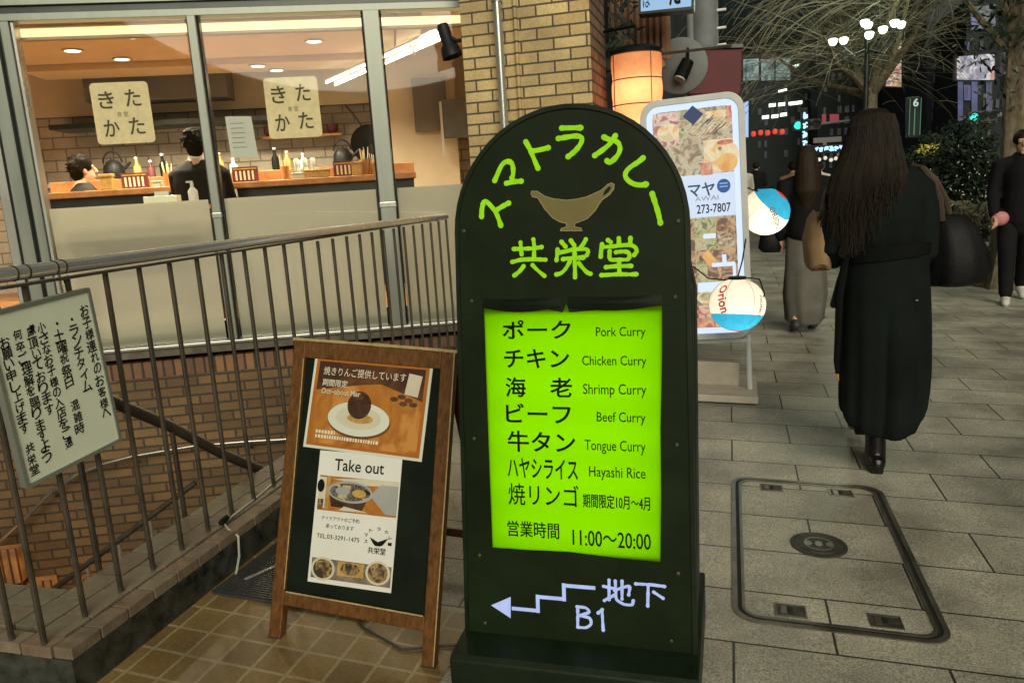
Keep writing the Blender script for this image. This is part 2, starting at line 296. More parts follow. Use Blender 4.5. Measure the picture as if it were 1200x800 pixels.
M['e_dimwhite'] = emis('e_dimwhite', (.40, .42, .48), .7, var=.6, scale=3)
M['e_neonpale'] = emis('e_neonpale', (.42, .62, 1.0), .95)
M['e_warmdot'] = emis('e_warmdot', (.85, .75, .60), 1.0)
M['e_flower'] = mat('e_flower', (.80, .70, .12), .6)
M['concrete_dark'] = mat('concrete_dark', (.06, .06, .055), .8)
M['e_faint'] = emis('e_faint', (.035, .040, .032), .8, var=.6, scale=2)
M['e_faintcool'] = emis('e_faintcool', (.025, .040, .055), .8, var=.6, scale=2)

# ------------------------------------------------------------------ geometry helpers
class Fr:
    """a plane with an origin, two axes and a normal towards the viewer"""
    def __init__(s, O, u, v):
        s.O = Vector(O); s.u = Vector(u).normalized(); v = Vector(v); s.v = (v - s.u * s.u.dot(v)).normalized(); s.n = s.u.cross(s.v)
    def p(s, a, b, w=0.0): return s.O + s.u * a + s.v * b + s.n * w
IDF = Fr((0, 0, 0), (1, 0, 0), (0, 1, 0))

_tc = {}
def glyphs(s, bold=0.0):
    k = (s, bold)
    if k not in _tc:
        c = bpy.data.curves.new('txt', 'FONT'); c.body = s; c.size = 1; c.resolution_u = 3; c.offset = bold
        o = bpy.data.objects.new('txt', c); C.objects.link(o); bpy.context.view_layer.update()
        me = bpy.data.meshes.new_from_object(o.evaluated_get(bpy.context.evaluated_depsgraph_get()))
        vs = [(v.co.x, v.co.y) for v in me.vertices]; fs = [tuple(p.vertices) for p in me.polygons]
        bpy.data.objects.remove(o); bpy.data.curves.remove(c); bpy.data.meshes.remove(me)
        _tc[k] = (vs, fs)
    return _tc[k]

class MB:
    def __init__(s): s.v = []; s.f = []; s.m = []; s.mats = []
    def mi(s, m):
        if m not in s.mats: s.mats.append(m)
        return s.mats.index(m)
    def add(s, vs, fs, m):
        o = len(s.v); k = s.mi(m); s.v += [tuple(x) for x in vs]
        for f in fs: s.f.append(tuple(i + o for i in f)); s.m.append(k)
    def box(s, c, d, m, rot=None, fr=None):
        x, y, z = (q / 2 for q in d); vs = [Vector((a * x, b * y, e * z)) for e in (-1, 1) for b in (-1, 1) for a in (-1, 1)]
        if rot is not None: vs = [rot @ q for q in vs]
        vs = [q + Vector(c) for q in vs]
        if fr: vs = [fr.p(*q) for q in vs]
        s.add(vs, [(0, 2, 3, 1), (4, 5, 7, 6), (0, 1, 5, 4), (2, 6, 7, 3), (0, 4, 6, 2), (1, 3, 7, 5)], m)
    def prism(s, poly, fr, w0, w1, m, side=None):
        n = len(poly); vs = [fr.p(a, b, w0) for a, b in poly] + [fr.p(a, b, w1) for a, b in poly]
        ar = sum(poly[i][0] * poly[(i + 1) % n][1] - poly[(i + 1) % n][0] * poly[i][1] for i in range(n))
        top = tuple(range(n, 2 * n)); bot = tuple(range(n - 1, -1, -1)); sd = [(i, (i + 1) % n, n + (i + 1) % n, n + i) for i in range(n)]
        if ar < 0: top = top[::-1]; bot = bot[::-1]; sd = [q[::-1] for q in sd]
        s.add(vs, [top, bot] if side else [top, bot] + sd, m)
        if side: s.add(vs, sd, side)
    def flat(s, poly, fr, w, m):
        n = len(poly); ar = sum(poly[i][0] * poly[(i + 1) % n][1] - poly[(i + 1) % n][0] * poly[i][1] for i in range(n))
        f = tuple(range(n)); s.add([fr.p(a, b, w) for a, b in poly], [f if ar > 0 else f[::-1]], m)
    def ellipse(s, fr, c, rx, ry, w, m, n=28, a0=0, a1=2 * math.pi, tilt=0):
        ct, st = math.cos(tilt), math.sin(tilt); P = []
        for i in range(n):
            a = a0 + (a1 - a0) * i / (n if a1 - a0 > 6.28 else n - 1); x, y = rx * math.cos(a), ry * math.sin(a)
            P.append((c[0] + x * ct - y * st, c[1] + x * st + y * ct))
        s.flat(P, fr, w, m)
    def text(s, t, fr, u0, u1, v0, v1, w, m, bold=0.0, slope=0.0, keep=False, fat=0.0):
        if fat:
            for k, (a, b) in enumerate(((fat, 0), (-fat, 0), (0, fat), (0, -fat))): s.text(t, fr, u0 + a, u1 + a, v0 + b, v1 + b, w + .00006 * (k + 1), m, bold, slope, keep)
        vs, fs = glyphs(t, bold)
        if not vs: return
        xs = [q[0] for q in vs]; ys = [q[1] for q in vs]; ax, bx, ay, by = min(xs), max(xs), min(ys), max(ys)
        kx = (u1 - u0) / max(1e-6, bx - ax); ky = (v1 - v0) / max(1e-6, by - ay)
        if keep: ky = kx = min(kx, ky)
        s.add([fr.p(u0 + (x - ax) * kx, v0 + (y - ay) * ky + slope * (x - ax) * kx, w) for x, y in vs], fs, m)
    def stroke(s, pts, fr, wd, w, m):
        """brush stroke: a ribbon with round ends and an uneven width"""
        P = [Vector((a, b)) for a, b in pts]; Q = []
        for i in range(len(P) - 1):
            L = (P[i + 1] - P[i]).length; k = max(2, int(L / (wd * .5)))
            for j in range(k): Q.append(P[i].lerp(P[i + 1], j / k))
        Q.append(P[-1]); n = len(Q)
        for _ in range(2): Q = [Q[0]] + [(Q[i - 1] + Q[i] * 2 + Q[i + 1]) / 4 for i in range(1, n - 1)] + [Q[-1]]
        lft, rgt = [], []
        for i, q in enumerate(Q):
            t = (Q[min(i + 1, n - 1)] - Q[max(i - 1, 0)]).normalized(); nn = Vector((-t.y, t.x))
            h = wd / 2 * (0.92 + 0.28 * noise.noise(Vector((q.x * 90, q.y * 90, 3))) + (0.18 if i in (0, n - 1) else 0))
            lft.append(q + nn * h); rgt.append(q - nn * h)
        vs = [fr.p(a.x, a.y, w) for a in lft] + [fr.p(a.x, a.y, w) for a in rgt]
        fs = [(i + 1, i, n + i, n + i + 1) for i in range(n - 1)]
        for e, d in ((0, -1), (n - 1, 1)):
            t = (Q[e] - Q[e - d]).normalized() if n > 1 else Vector((1, 0)); nn = Vector((-t.y, t.x)); h = wd / 2 * 1.05; o = len(vs)
            arc = [Q[e] + nn * h * math.cos(a) + t * h * math.sin(a) for a in [math.pi * k / 6 for k in range(7)]]
            vs += [fr.p(a.x, a.y, w) for a in arc]; fs.append(tuple(range(o + 6, o - 1, -1)))
        s.add(vs, fs, m)
    def tube(s, path, r, m, n=10, closed=False, dome=False):
        P = [Vector(p) for p in path]; k = len(P); rr = list(r) if hasattr(r, '__len__') else [r] * k
        if dome:
            t0 = (P[0] - P[1]).normalized(); t1 = (P[-1] - P[-2]).normalized()
            P = [P[0] + t0 * rr[0] * .98, P[0] + t0 * rr[0] * .7] + P + [P[-1] + t1 * rr[-1] * .7, P[-1] + t1 * rr[-1] * .98]
            rr = [rr[0] * .2, rr[0] * .71] + rr + [rr[-1] * .71, rr[-1] * .2]; k += 4
        vs, fs = [], []; nrm = None
        for i in range(k):
            if closed: t = (P[(i + 1) % k] - P[i - 1]).normalized()
            else: t = (P[min(i + 1, k - 1)] - P[max(i - 1, 0)]).normalized()
            if nrm is None: nrm = t.orthogonal().normalized()
            else:
                nrm = nrm - t * nrm.dot(t)
                nrm = nrm.normalized() if nrm.length > 1e-6 else t.orthogonal().normalized()
            b = t.cross(nrm)
            for j in range(n):
                a = 2 * math.pi * j / n; vs.append(P[i] + (nrm * math.cos(a) + b * math.sin(a)) * rr[i])
        for i in range(k if closed else k - 1):
            for j in range(n):
                a, b2 = i * n + j, i * n + (j + 1) % n; c, d = ((i + 1) % k) * n + (j + 1) % n, ((i + 1) % k) * n + j
                fs.append((a, b2, c, d))
        if not closed: fs.append(tuple(range(n - 1, -1, -1))); fs.append(tuple((k - 1) * n + j for j in range(n)))
        s.add(vs, fs, m)
    def lathe(s, prof, c, m, n=24, axis=None, rot=None):
        vs, fs = [], []
        for r, z in prof:
            for j in range(n):
                a = 2 * math.pi * j / n; q = Vector((r * math.cos(a), r * math.sin(a), z))
                if rot is not None: q = rot @ q
                vs.append(q + Vector(c))
        k = len(prof)
        for i in range(k - 1):
            for j in range(n): fs.append((i * n + j, i * n + (j + 1) % n, (i + 1) * n + (j + 1) % n, (i + 1) * n + j))
        fs.append(tuple(range(n - 1, -1, -1))); fs.append(tuple((k - 1) * n + j for j in range(n)))
        s.add(vs, fs, m)
    def ball(s, c, r, m, n=16, k=10, rot=None):
        rx, ry, rz = r if hasattr(r, '__len__') else (r, r, r)
        vs, fs = [], []
        for i in range(1, k):
            t = math.pi * i / k
            for j in range(n):
                a = 2 * math.pi * j / n; q = Vector((rx * math.sin(t) * math.cos(a), ry * math.sin(t) * math.sin(a), rz * math.cos(t)))
                if rot is not None: q = rot @ q
                vs.append(q + Vector(c))
        a, b = Vector((0, 0, rz)), Vector((0, 0, -rz))
        if rot is not None: a, b = rot @ a, rot @ b
        vs += [a + Vector(c), b + Vector(c)]; T, B = len(vs) - 2, len(vs) - 1
        for i in range(k - 2):
            for j in range(n): fs.append((i * n + j, (i + 1) * n + j, (i + 1) * n + (j + 1) % n, i * n + (j + 1) % n))
        for j in range(n): fs.append((T, j, (j + 1) % n)); fs.append((B, (k - 2) * n + (j + 1) % n, (k - 2) * n + j))
        s.add(vs, fs, m)
    def loft(s, rings, m, n=40, fold=None, cap=True):
        """rings: (z, cx, cy, hw, hd); fold(angle, z) scales the radius, may return (scale, dz)"""
        vs, fs = [], []
        for (z, cx, cy, hw, hd) in rings:
            for j in range(n):
                a = 2 * math.pi * j / n; f, dz = (fold(a, z) if fold else (1, 0))
                vs.append(Vector((cx + hw * math.cos(a) * f, cy + hd * math.sin(a) * f, z + dz)))
        k = len(rings)
        for i in range(k - 1):
            for j in range(n): fs.append((i * n + j, i * n + (j + 1) % n, (i + 1) * n + (j + 1) % n, (i + 1) * n + j))
        if rings[0][0] > rings[-1][0]: fs = [f[::-1] for f in fs]
        if cap:
            a = tuple(range(n)); b = tuple((k - 1) * n + j for j in range(n))
            if rings[0][0] > rings[-1][0]: fs += [a, b[::-1]]
            else: fs += [a[::-1], b]
        s.add(vs, fs, m)
    def mesh(s, name):
        me = bpy.data.meshes.new(name); me.from_pydata(s.v, [], s.f)
        for m in s.mats: me.materials.append(M[m] if isinstance(m, str) else m)
        me.polygons.foreach_set('material_index', s.m); me.update(); return me
    def build(s, name, parent=None, smooth=False, bevel=0.0, wloc=True):
        me = s.mesh(name); o = bpy.data.objects.new(name, me); C.objects.link(o)
        if smooth:
            me.polygons.foreach_set('use_smooth', [True] * len(me.polygons))
            try: me.set_sharp_from_angle(angle=R(42))
            except Exception: pass
        if bevel:
            b = o.modifiers.new('bevel', 'BEVEL'); b.width = bevel; b.segments = 2; b.limit_method = 'ANGLE'; b.angle_limit = R(40)
        if parent is not None:
            o.parent = parent
            if wloc: o.matrix_parent_inverse = parent.matrix_basis.inverted()
        return o
    def remesh(s, name, parent=None, voxel=0.012, smooth_it=4, wloc=True):
        """one continuous surface out of overlapping pieces"""
        me = s.mesh(name); t = bpy.data.objects.new('tmp', me); C.objects.link(t)
        r = t.modifiers.new('r', 'REMESH'); r.mode = 'VOXEL'; r.voxel_size = voxel
        sm = t.modifiers.new('s', 'SMOOTH'); sm.factor = .5; sm.iterations = smooth_it
        bpy.context.view_layer.update()
        m2 = bpy.data.meshes.new_from_object(t.evaluated_get(bpy.context.evaluated_depsgraph_get())); m2.name = name
        mt = list(me.materials); bpy.data.objects.remove(t); bpy.data.meshes.remove(me)
        m2.materials.clear(); m2.materials.append(mt[0])
        m2.polygons.foreach_set('material_index', [0] * len(m2.polygons)); m2.polygons.foreach_set('use_smooth', [True] * len(m2.polygons))
        o = bpy.data.objects.new(name, m2); C.objects.link(o)
        if parent is not None:
            o.parent = parent
            if wloc: o.matrix_parent_inverse = parent.matrix_basis.inverted()
        return o

def tag(o, label, cat, group=None, kind=None):
    if label: o['label'] = label
    if cat: o['category'] = cat
    if group: o['group'] = group
    if kind: o['kind'] = kind
    return o
def thing(name, label, cat, loc=(0, 0, 0), rz=0.0, group=None):
    o = bpy.data.objects.new(name, None); C.objects.link(o); o.location = loc; o.rotation_euler = (0, 0, rz); o.empty_display_size = .1
    return tag(o, label, cat, group)
def copy_tree(o, parent=None):
    c = o.copy(); C.objects.link(c)
    if parent is not None: c.parent = parent
    for ch in list(o.children): copy_tree(ch, c)
    return c
def lamp(name, kind, loc, energy, color, parent=None, **kw):
    d = bpy.data.lights.new(name, kind); d.energy = energy; d.color = color
    for k, v in kw.items(): setattr(d, k, v)
    o = bpy.data.objects.new(name, d); C.objects.link(o); o.location = loc
    if parent is not None: o.parent = parent; o.matrix_parent_inverse = parent.matrix_basis.inverted()
    return o
def gz(x): return -0.036 * x
def rounded(u0, u1, v0, v1, r, k=6):
    P = []
    for cx, cy, a0 in ((u1 - r, v1 - r, 0), (u0 + r, v1 - r, 90), (u0 + r, v0 + r, 180), (u1 - r, v0 + r, 270)):
        for i in range(k + 1):
            a = R(a0 + 90 * i / k); P.append((cx + r * math.cos(a), cy + r * math.sin(a)))
    return P
def ringpoly(mb, outer, inner, fr, w0, w1, m):
    """a frame between two outlines with the same number of points"""
    n = len(outer); vs = [fr.p(a, b, w1) for a, b in outer] + [fr.p(a, b, w1) for a, b in inner] + [fr.p(a, b, w0) for a, b in outer] + [fr.p(a, b, w0) for a, b in inner]
    fs = []
    for i in range(n):
        j = (i + 1) % n
        fs += [(i, j, n + j, n + i), (2 * n + j, 2 * n + i, 3 * n + i, 3 * n + j), (j, i, 2 * n + i, 2 * n + j), (n + i, n + j, 3 * n + j, 3 * n + i)]
    mb.add(vs, fs, m)
def W(s, d, z): return Vector((-1.75 + cw * s - sw * d, 5.5 + sw * s + cw * d, z))
WF = Fr(W(0, 0, 0), (cw, sw, 0), (0, 0, 1))     # facade plane: u = s, v = z, n points to the street

# ================================================================== THE SETTING
g = MB()
def sheet(mb, x0, x1, y0, y1, m, lift=0.0):
    mb.add([(x0, y0, gz(x0) + lift), (x1, y0, gz(x1) + lift), (x1, y1, gz(x1) + lift), (x0, y1, gz(x0) + lift)], [(0, 1, 2, 3)], m)
sheet(g, -1.85, 4.6, -14, 150, 'paver'); sheet(g, -30, -1.85, -14, 1.6, 'paver')
tag(g.build('pavement'), None, None, kind='structure')
g = MB()
for x0, x1, y0, y1 in ((-1.80, -1.30, -3, 2.80), (-1.30, -0.815, -3, 2.215)): sheet(g, x0, x1, y0, y1, 'tile', .004)
tag(g.build('tiled_forecourt'), None, None, kind='structure')
g = MB(); g.add([(4.75, -14, -.30), (90, -14, -.30), (90, 150, -.30), (4.75, 150, -.30)], [(0, 1, 2, 3)], 'asphalt')
tag(g.build('road'), None, None, kind='structure')
g = MB(); g.box((4.67, 68, -.23), (.15, 164, .14), 'concrete'); tag(g.build('road_kerb'), None, None, kind='structure')

# stairwell: floor, steps, walls below pavement level
g = MB()
for i in range(12):
    s0 = -0.55 - .27 * i; z = -.02 - .165 * i
    a, b = W(s0, -.02, z), W(s0, -1.75, z); c, d = W(s0 - .29, -1.75, z), W(s0 - .29, -.02, z)
    vs = [a, b, c, d] + [q - Vector((0, 0, .4)) for q in (a, b, c, d)]
    g.add(vs, [(0, 1, 2, 3)[::-1], (4, 5, 6, 7), (0, 1, 5, 4), (1, 2, 6, 5), (2, 3, 7, 6), (3, 0, 4, 7)], 'concrete')
tag(g.build('stairs'), None, None, kind='structure')
g = MB(); g.add([(-14, 1.2, -2.1), (-1.6, 1.2, -2.1), (-1.6, 6, -2.1), (-14, 6, -2.1)], [(0, 1, 2, 3)], 'concrete')
g.add([(-2.09, 1.84, .2), (-2.09, 5.2, .2), (-2.09, 5.2, -2.1), (-2.09, 1.84, -2.1)], [(0, 1, 2, 3)], 'brick_side')
g.add([(-14, 1.845, .2), (-2.09, 1.845, .2), (-2.09, 1.845, -2.1), (-14, 1.845, -2.1)], [(0, 3, 2, 1)], 'brick_front')
tag(g.build('stairwell_walls'), None, None, kind='structure')

# ------------------------------------------------------------------ brick building with the glazed noodle shop
B = thing('corner_building', 'tan brick corner building with a big lit shop window and frosted lower panes', 'building', (-1.25, 5.4, 0))
g = MB(); x0, x1, y0, y1 = -1.70, -.845, 5.15, 5.78; z0, z1 = -2.1, 6.5
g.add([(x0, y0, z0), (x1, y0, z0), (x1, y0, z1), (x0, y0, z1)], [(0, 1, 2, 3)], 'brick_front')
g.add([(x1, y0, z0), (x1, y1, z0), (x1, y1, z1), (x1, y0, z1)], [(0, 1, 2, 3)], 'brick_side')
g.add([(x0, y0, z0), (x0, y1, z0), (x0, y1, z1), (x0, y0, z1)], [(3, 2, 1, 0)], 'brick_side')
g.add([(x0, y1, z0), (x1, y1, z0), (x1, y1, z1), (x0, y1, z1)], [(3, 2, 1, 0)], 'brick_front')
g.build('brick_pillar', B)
def wquad(mb, s0, s1, z0, z1, d, m, flip=False):
    f = (0, 1, 2, 3); mb.add([W(s0, d, z0), W(s1, d, z0), W(s1, d, z1), W(s0, d, z1)], [f[::-1] if flip else f], m)
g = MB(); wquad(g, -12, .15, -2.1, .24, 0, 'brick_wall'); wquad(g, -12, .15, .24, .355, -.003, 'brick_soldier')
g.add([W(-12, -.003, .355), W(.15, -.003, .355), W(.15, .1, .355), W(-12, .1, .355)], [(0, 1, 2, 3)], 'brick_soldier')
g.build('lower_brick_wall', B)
g = MB(); g.box((-5.9, .424, .02), (12, .065, .06), 'sill_brown', fr=WF)
g.box((-5.9, .462, .0), (12, .02, .14), 'metal', fr=WF)
g.build('window_sill', B, bevel=.004)
def fbox(mb, s0, s1, z0, z1, w0, w1, m): mb.box(((s0 + s1) / 2, (z0 + z1) / 2, (w0 + w1) / 2), (s1 - s0, z1 - z0, w1 - w0), m, fr=WF)
g = MB(); fbox(g, -12, .06, 2.655, 2.70, -.06, .05, 'frame_metal'); fbox(g, -12, .06, 2.702, 2.745, -.06, .03, 'dark_frame'); fbox(g, -12, .06, 2.747, 2.80, -.06, .055, 'frame_metal'); fbox(g, -12, .06, 2.802, 3.6, -.06, .02, 'dark_frame')
g.build('head_frame', B, bevel=.003)
for s_, wd_ in ((-1.85, .058), (-.678, .112)):
    g = MB(); fbox(g, s_ - wd_ / 2, s_ + wd_ / 2, .47, 2.654, -.05, .07, 'frame_metal'); fbox(g, s_ - wd_ / 2 - .012, s_ - wd_ / 2 - .001, .47, 2.654, -.05, .035, 'dark_frame'); fbox(g, s_ + wd_ / 2 + .001, s_ + wd_ / 2 + .012, .47, 2.654, -.05, .035, 'dark_frame')
    fbox(g, s_ - wd_ / 2 - .004, s_ + wd_ / 2 + .004, 1.33, 1.37, .0, .074, 'metal')
    g.build('mullion', B, bevel=.006)
g = MB()
for a, b, w1, m in ((-2.955, -2.975, .03, 'metal'), (-2.977, -3.03, .05, 'frame_metal'), (-3.032, -3.05, .03, 'dark_frame'), (-3.052, -3.13, .07, 'frame_metal'), (-3.132, -3.15, .04, 'dark_frame'), (-3.152, -3.21, .06, 'metal'), (-3.212, -3.225, .03, 'dark_frame')):
    fbox(g, b, a, .47, 2.654, -.06, w1, m)
g.build('corner_frame', B, bevel=.003)
g = MB(); fbox(g, -.012, .045, .47, 2.654, -.05, .03, 'dark_frame'); g.build('edge_frame', B)
for a, b in ((-2.955, -1.905), (-1.81, -.75), (-.61, -.012), (-4.6, -3.225)):
    g = MB(); wquad(g, a, b, .47, 2.654, 0.0, 'glass'); g.build('glass_pane', B)
    if a > -4:
        g = MB(); wquad(g, a + .006, b - .006, .475, 1.462, .008, 'frosted'); g.build('frosted_film', B)
# the room behind
def inq(mb, pts, m): mb.add([W(*p) for p in pts], [(0, 1, 2, 3)], m)
D_ = 3.6; sl, sr = -6.5, .42
g = MB(); inq(g, [(sl, .05, .60), (sr, .05, .60), (sr, D_, .60), (sl, D_, .60)], 'counter_wood'); g.build('room_floor', B)
g = MB(); inq(g, [(sl, -.05, 2.95), (sl, D_, 2.95), (sr, D_, 2.95), (sr, -.05, 2.95)], 'ceiling')
g.build('room_ceiling', B)
g = MB()
g.box((-2.2, 2.863, -1.525), (3.4, .166, 1.55), 'soffit', fr=WF); g.box((-2.2, 2.833, -2.56), (3.4, .226, .5), 'soffit', fr=WF)
g.box((-.39, 2.84, -1.55), (.2, .2, 1.5), 'cream_wall', fr=WF)
g.build('soffit', B, bevel=.006)
g = MB(); inq(g, [(sl, D_, .6), (sr, D_, .6), (sr, D_, 2.44), (sl, D_, 2.44)], 'tile_inside'); inq(g, [(sl, D_ - .12, 2.44), (sr, D_ - .12, 2.44), (sr, D_ - .12, 2.95), (sl, D_ - .12, 2.95)], 'cream_wall')
inq(g, [(sl, D_ - .12, 2.44), (sl, D_, 2.44), (sr, D_, 2.44), (sr, D_ - .12, 2.44)], 'grey_wall'); g.build('back_wall', B)
g = MB(); inq(g, [(sr, D_, .6), (sr, .0, .6), (sr, .0, 2.95), (sr, D_, 2.95)], 'cream_wall'); g.build('side_wall', B); g = MB(); inq(g, [(sl, 0, .6), (sl, D_, .6), (sl, D_, 2.95), (sl, 0, 2.95)], 'cream_wall')
g.build('side_wall', B)
g = MB(); g.box((-.25, 1.85, -3.3), (.75, 2.5, .4), 'cream_wall', fr=WF); g.box((-.15, 2.35, -3.06), (.36, .55, .08), 'grey_wall', fr=WF); g.build('partition', B)
g = MB(); fbox(g, -4.6, .0, 2.562, 2.648, -.16, -.13, 'cream_wall'); g.build('bulkhead', B)
g = MB(); g.box((-2.95, 2.30, -3.32), (2.2, .05, .5), 'dark_frame', fr=WF); g.box((-2.95, 2.68, -3.25), (1.4, .30, .4), 'grey_wall', fr=WF); g.build('kitchen_hood', B)
# upper storey, set back from the street
g = MB(); g.box((-5.6, 5.1, -.25), (12, 3.0, .4), 'plaster_dark', fr=WF); g.build('upper_wall', B)
# lamps of the shop
def down(s, d, z, e, label):
    t = thing('ceiling_light', label, 'ceiling light', W(s, d, z), group='downlights in the noodle shop')
    m = MB(); m.lathe([(.085, -.002), (.085, -.012), (.066, -.012), (.066, -.002)], W(s, d, z), 'white_plastic', 18); m.build('trim_ring', t, True)
    m = MB(); m.lathe([(.064, -.004), (.058, -.012), (.0, -.010)][::-1], W(s, d, z), 'e_down', 14); m.build('bulb', t)
    if e: lamp('downlight_beam', 'SPOT', W(s, d, z - .03), e * 5.0, (1.0, .84, .58), t, spot_size=R(150), spot_blend=.8, shadow_soft_size=.06)
for s, d, z, e, lb in ((-2.588, 1.16, 2.778, 55, 'brightest round downlight above the left paper square sign'), (-2.961, 2.12, 2.778, 50, 'round downlight deeper in the shop above the left paper square sign'), (-3.203, 1.64, 2.778, 40, 'round downlight by the top of the thick corner frame'), (-1.816, 2.4, 2.718, 45, 'small downlight just right of the narrow mullion'), (-1.682, 2.7, 2.718, 0, 'small downlight above the white notice'), (-.3, 1.1, 2.948, 55, 'downlight beyond the wide mullion near the pillar'), (-4.2, 1.2, 2.948, 50, 'downlight seen left of the thick corner frame'), (-1.2, 1.6, 2.778, 55, 'round downlight above the right paper square sign')):
    down(s, d, z, e, lb)
t = thing('strip_light', 'long warm light strip above the shop glass', 'strip light', W(-2.3, .17, 2.62))
m = MB(); fbox(m, -4.6, -.02, 2.585, 2.64, -.128, -.12, 'e_cove'); m.build('diffuser', t)
m = MB(); fbox(m, -4.6, -.02, 2.566, 2.582, -.128, -.10, 'cream_wall'); m.build('housing', t)
T2_A, T2_B, T2_C, T2_D = [(q[0], dd, q[1]) for q, dd in (((-1.227, 2.596), 2.9), ((-0.0767, 2.722), 1.0), ((-1.137, 2.571), 2.9), ((-0.0731, 2.681), 1.1))]
def tubes(p0, p1, k, label):
    t = thing('tube_light_row', label, 'tube light', W(*p0), group='rows of tube lights running across the shop ceiling')
    P0, P1 = W(*p0), W(*p1); L = (P1 - P0)
    for i in range(k):
        a, b = P0 + L * ((i + .03) / k), P0 + L * ((i + .93) / k)
        m = MB(); m.tube([a, b], .010, 'e_tube', 8); tb = m.build('tube', t)
    m = MB(); m.tube([P0 + Vector((0, 0, .028)), P1 + Vector((0, 0, .028))], .012, 'white_plastic', 6); m.build('batten', t)
tubes(T2_A, T2_B, 4, 'upper row of white tube lights seen slanting through the right pane')
tubes(T2_C, T2_D, 4, 'lower row of white tube lights seen slanting through the right pane')

# ------------------------------------------------------------------ pipes and spot lamp on the pillar
t = thing('drainpipe', 'thick steel pipe running down the brick pillar', 'pipe', (-1.43, 5.10, 1))
m = MB(); m.tube([(-1.43, 5.095, -1.5), (-1.43, 5.095, 6)], .028, 'metal', 14); m.build('pipe', t, True)
for z in (1.5, 2.6, 3.6):
    m = MB(); m.lathe([(.036, -.015), (.036, .015)], (-1.43, 5.095, z), 'metal', 14); m.box((-1.43, 5.135, z), (.05, .03, .02), 'metal'); m.build('clamp', t)
t = thing('conduit', 'thin painted conduit beside the steel pipe on the pillar', 'conduit', (-1.33, 5.12, 1))
m = MB(); m.tube([(-1.325, 5.135, -1.5), (-1.325, 5.135, 6)], .013, 'brick_front', 10); m.build('pipe', t, True)
for z in (1.75, 2.75):
    m = MB(); m.box((-1.325, 5.135, z), (.05, .03, .02), 'metal'); m.build('clamp', t)
c0 = Vector((-1.694, 5.2, 2.398)); c1 = Vector((-1.824, 5.2, 2.438)); 
t = thing('spot_lamp', 'black adjustable spot lamp bracketed to the left edge of the brick pillar', 'spot lamp', c0)
m = MB(); m.box(c0 + Vector((.005, 0, 0)), (.03, .09, .10), 'black'); m.build('bracket', t)
m = MB(); m.tube([c0, c0 + Vector((-.06, 0, .0)), c1 + Vector((.02, 0, -.01))], .014, 'black', 8); m.build('arm', t, True)
ax = (Vector((-1.801, 5.2, 2.349)) - Vector((-1.843, 5.2, 2.505))).normalized(); q = ax.to_track_quat('Z', 'Y').to_matrix()
m = MB(); m.lathe([(.0, 0), (.035, .0), (.042, .02), (.042, .13), (.058, .15), (.07, .22), (.066, .222), (.045, .19), (.0, .18)], Vector((-1.848, 5.2, 2.511)), 'black', 18, rot=q); m.build('lamp_head', t, True)

# ------------------------------------------------------------------ kerb wall and railing round the stairwell
t = thing('stairwell_kerb', 'low brick-topped kerb wall with dark stone side round the stairwell', 'kerb wall', (-1.95, 1.8, 0))
zt = .216
kp = [(-1.80, 1.553), (-1.80, 5.14), (-2.09, 5.14), (-2.09, 1.845), (-9, 1.845), (-9, 1.553)]
m = MB(); m.prism([(a, b) for a, b in kp], Fr((0, 0, 0), (1, 0, 0), (0, 1, 0)), -.1, zt - .035, 'marble_black'); m.build('stone_side', t)
m = MB()
rnd = random.Random(3)
def cope(x0, x1, y0, y1, z, mname):
    m.box(((x0 + x1) / 2, (y0 + y1) / 2, z - .016 + rnd.uniform(-.0012, .0012)), (x1 - x0 - .006, y1 - y0 - .006, .036), mname)
cm = ['cope_a', 'cope_b', 'cope_c', 'cope_d']
y = 1.553
while y < 5.1:
    cope(-1.866, -1.795, y, y + .112, zt, rnd.choice(cm)); y += .112
y = 1.553; 
while y < 5.1:
    cope(-1.98, -1.874, y, y + .16, zt, rnd.choice(cm[:3])); cope(-2.09, -1.98, y + .08, y + .24, zt, rnd.choice(cm[:3])); y += .16
x = -2.09
while x > -4: cope(x - .16, x, 1.62, 1.73, zt, rnd.choice(cm[:3])); cope(x - .16, x, 1.73, 1.845, zt, rnd.choice(cm[:3])); x -= .16
x = -1.866
while x > -4: cope(x - .112, x, 1.548, 1.612, zt, rnd.choice(cm)); x -= .112
m.build('brick_coping', t, bevel=.002)
m = MB(); m.box((-1.870, 3.35, zt - .014), (.006, 3.5, .02), 'deep'); m.build('drain_groove', t)

t = thing('stairwell_railing', 'metal stair railing with round steel handrail and thin dark balusters on the brick kerb', 'railing', (-1.9, 3, zt))
m = MB(); m.tube([(-9, 1.56, 1.27), (-1.99, 1.56, 1.27), (-1.92, 1.58, 1.27), (-1.9, 1.64, 1.27), (-1.9, 3.4, 1.262), (-1.9, 5.13, 1.245)], .021, 'rail_metal', 16); hr = m.build('handrail', t, True)
for yy in (1.845, 1.815, 1.72, 1.68):
    m = MB(); m.tube([(-1.9, yy, 1.27), (-1.9, yy + .006, 1.27)], .0222, 'dark_metal', 16); m.build('coupling_ring', hr)
m = MB(); m.box((-1.9, 3.38, 1.236), (.03, 3.5, .008), 'dark_metal'); m.build('flat_bar', t)
m = MB(); m.tube([(-1.9, 1.564, zt), (-1.9, 1.564, 1.235)], .0085, 'dark_metal', 8); b0 = m.build('baluster', t, True)
for i in range(1, 25):
    c = b0.copy(); C.objects.link(c); c.location = (c.location.x, c.location.y + .1485 * i, c.location.z + (-.0 if i < 12 else -.012))
for i in range(1, 6):
    c = b0.copy(); C.objects.link(c); c.location.x -= .118 * i

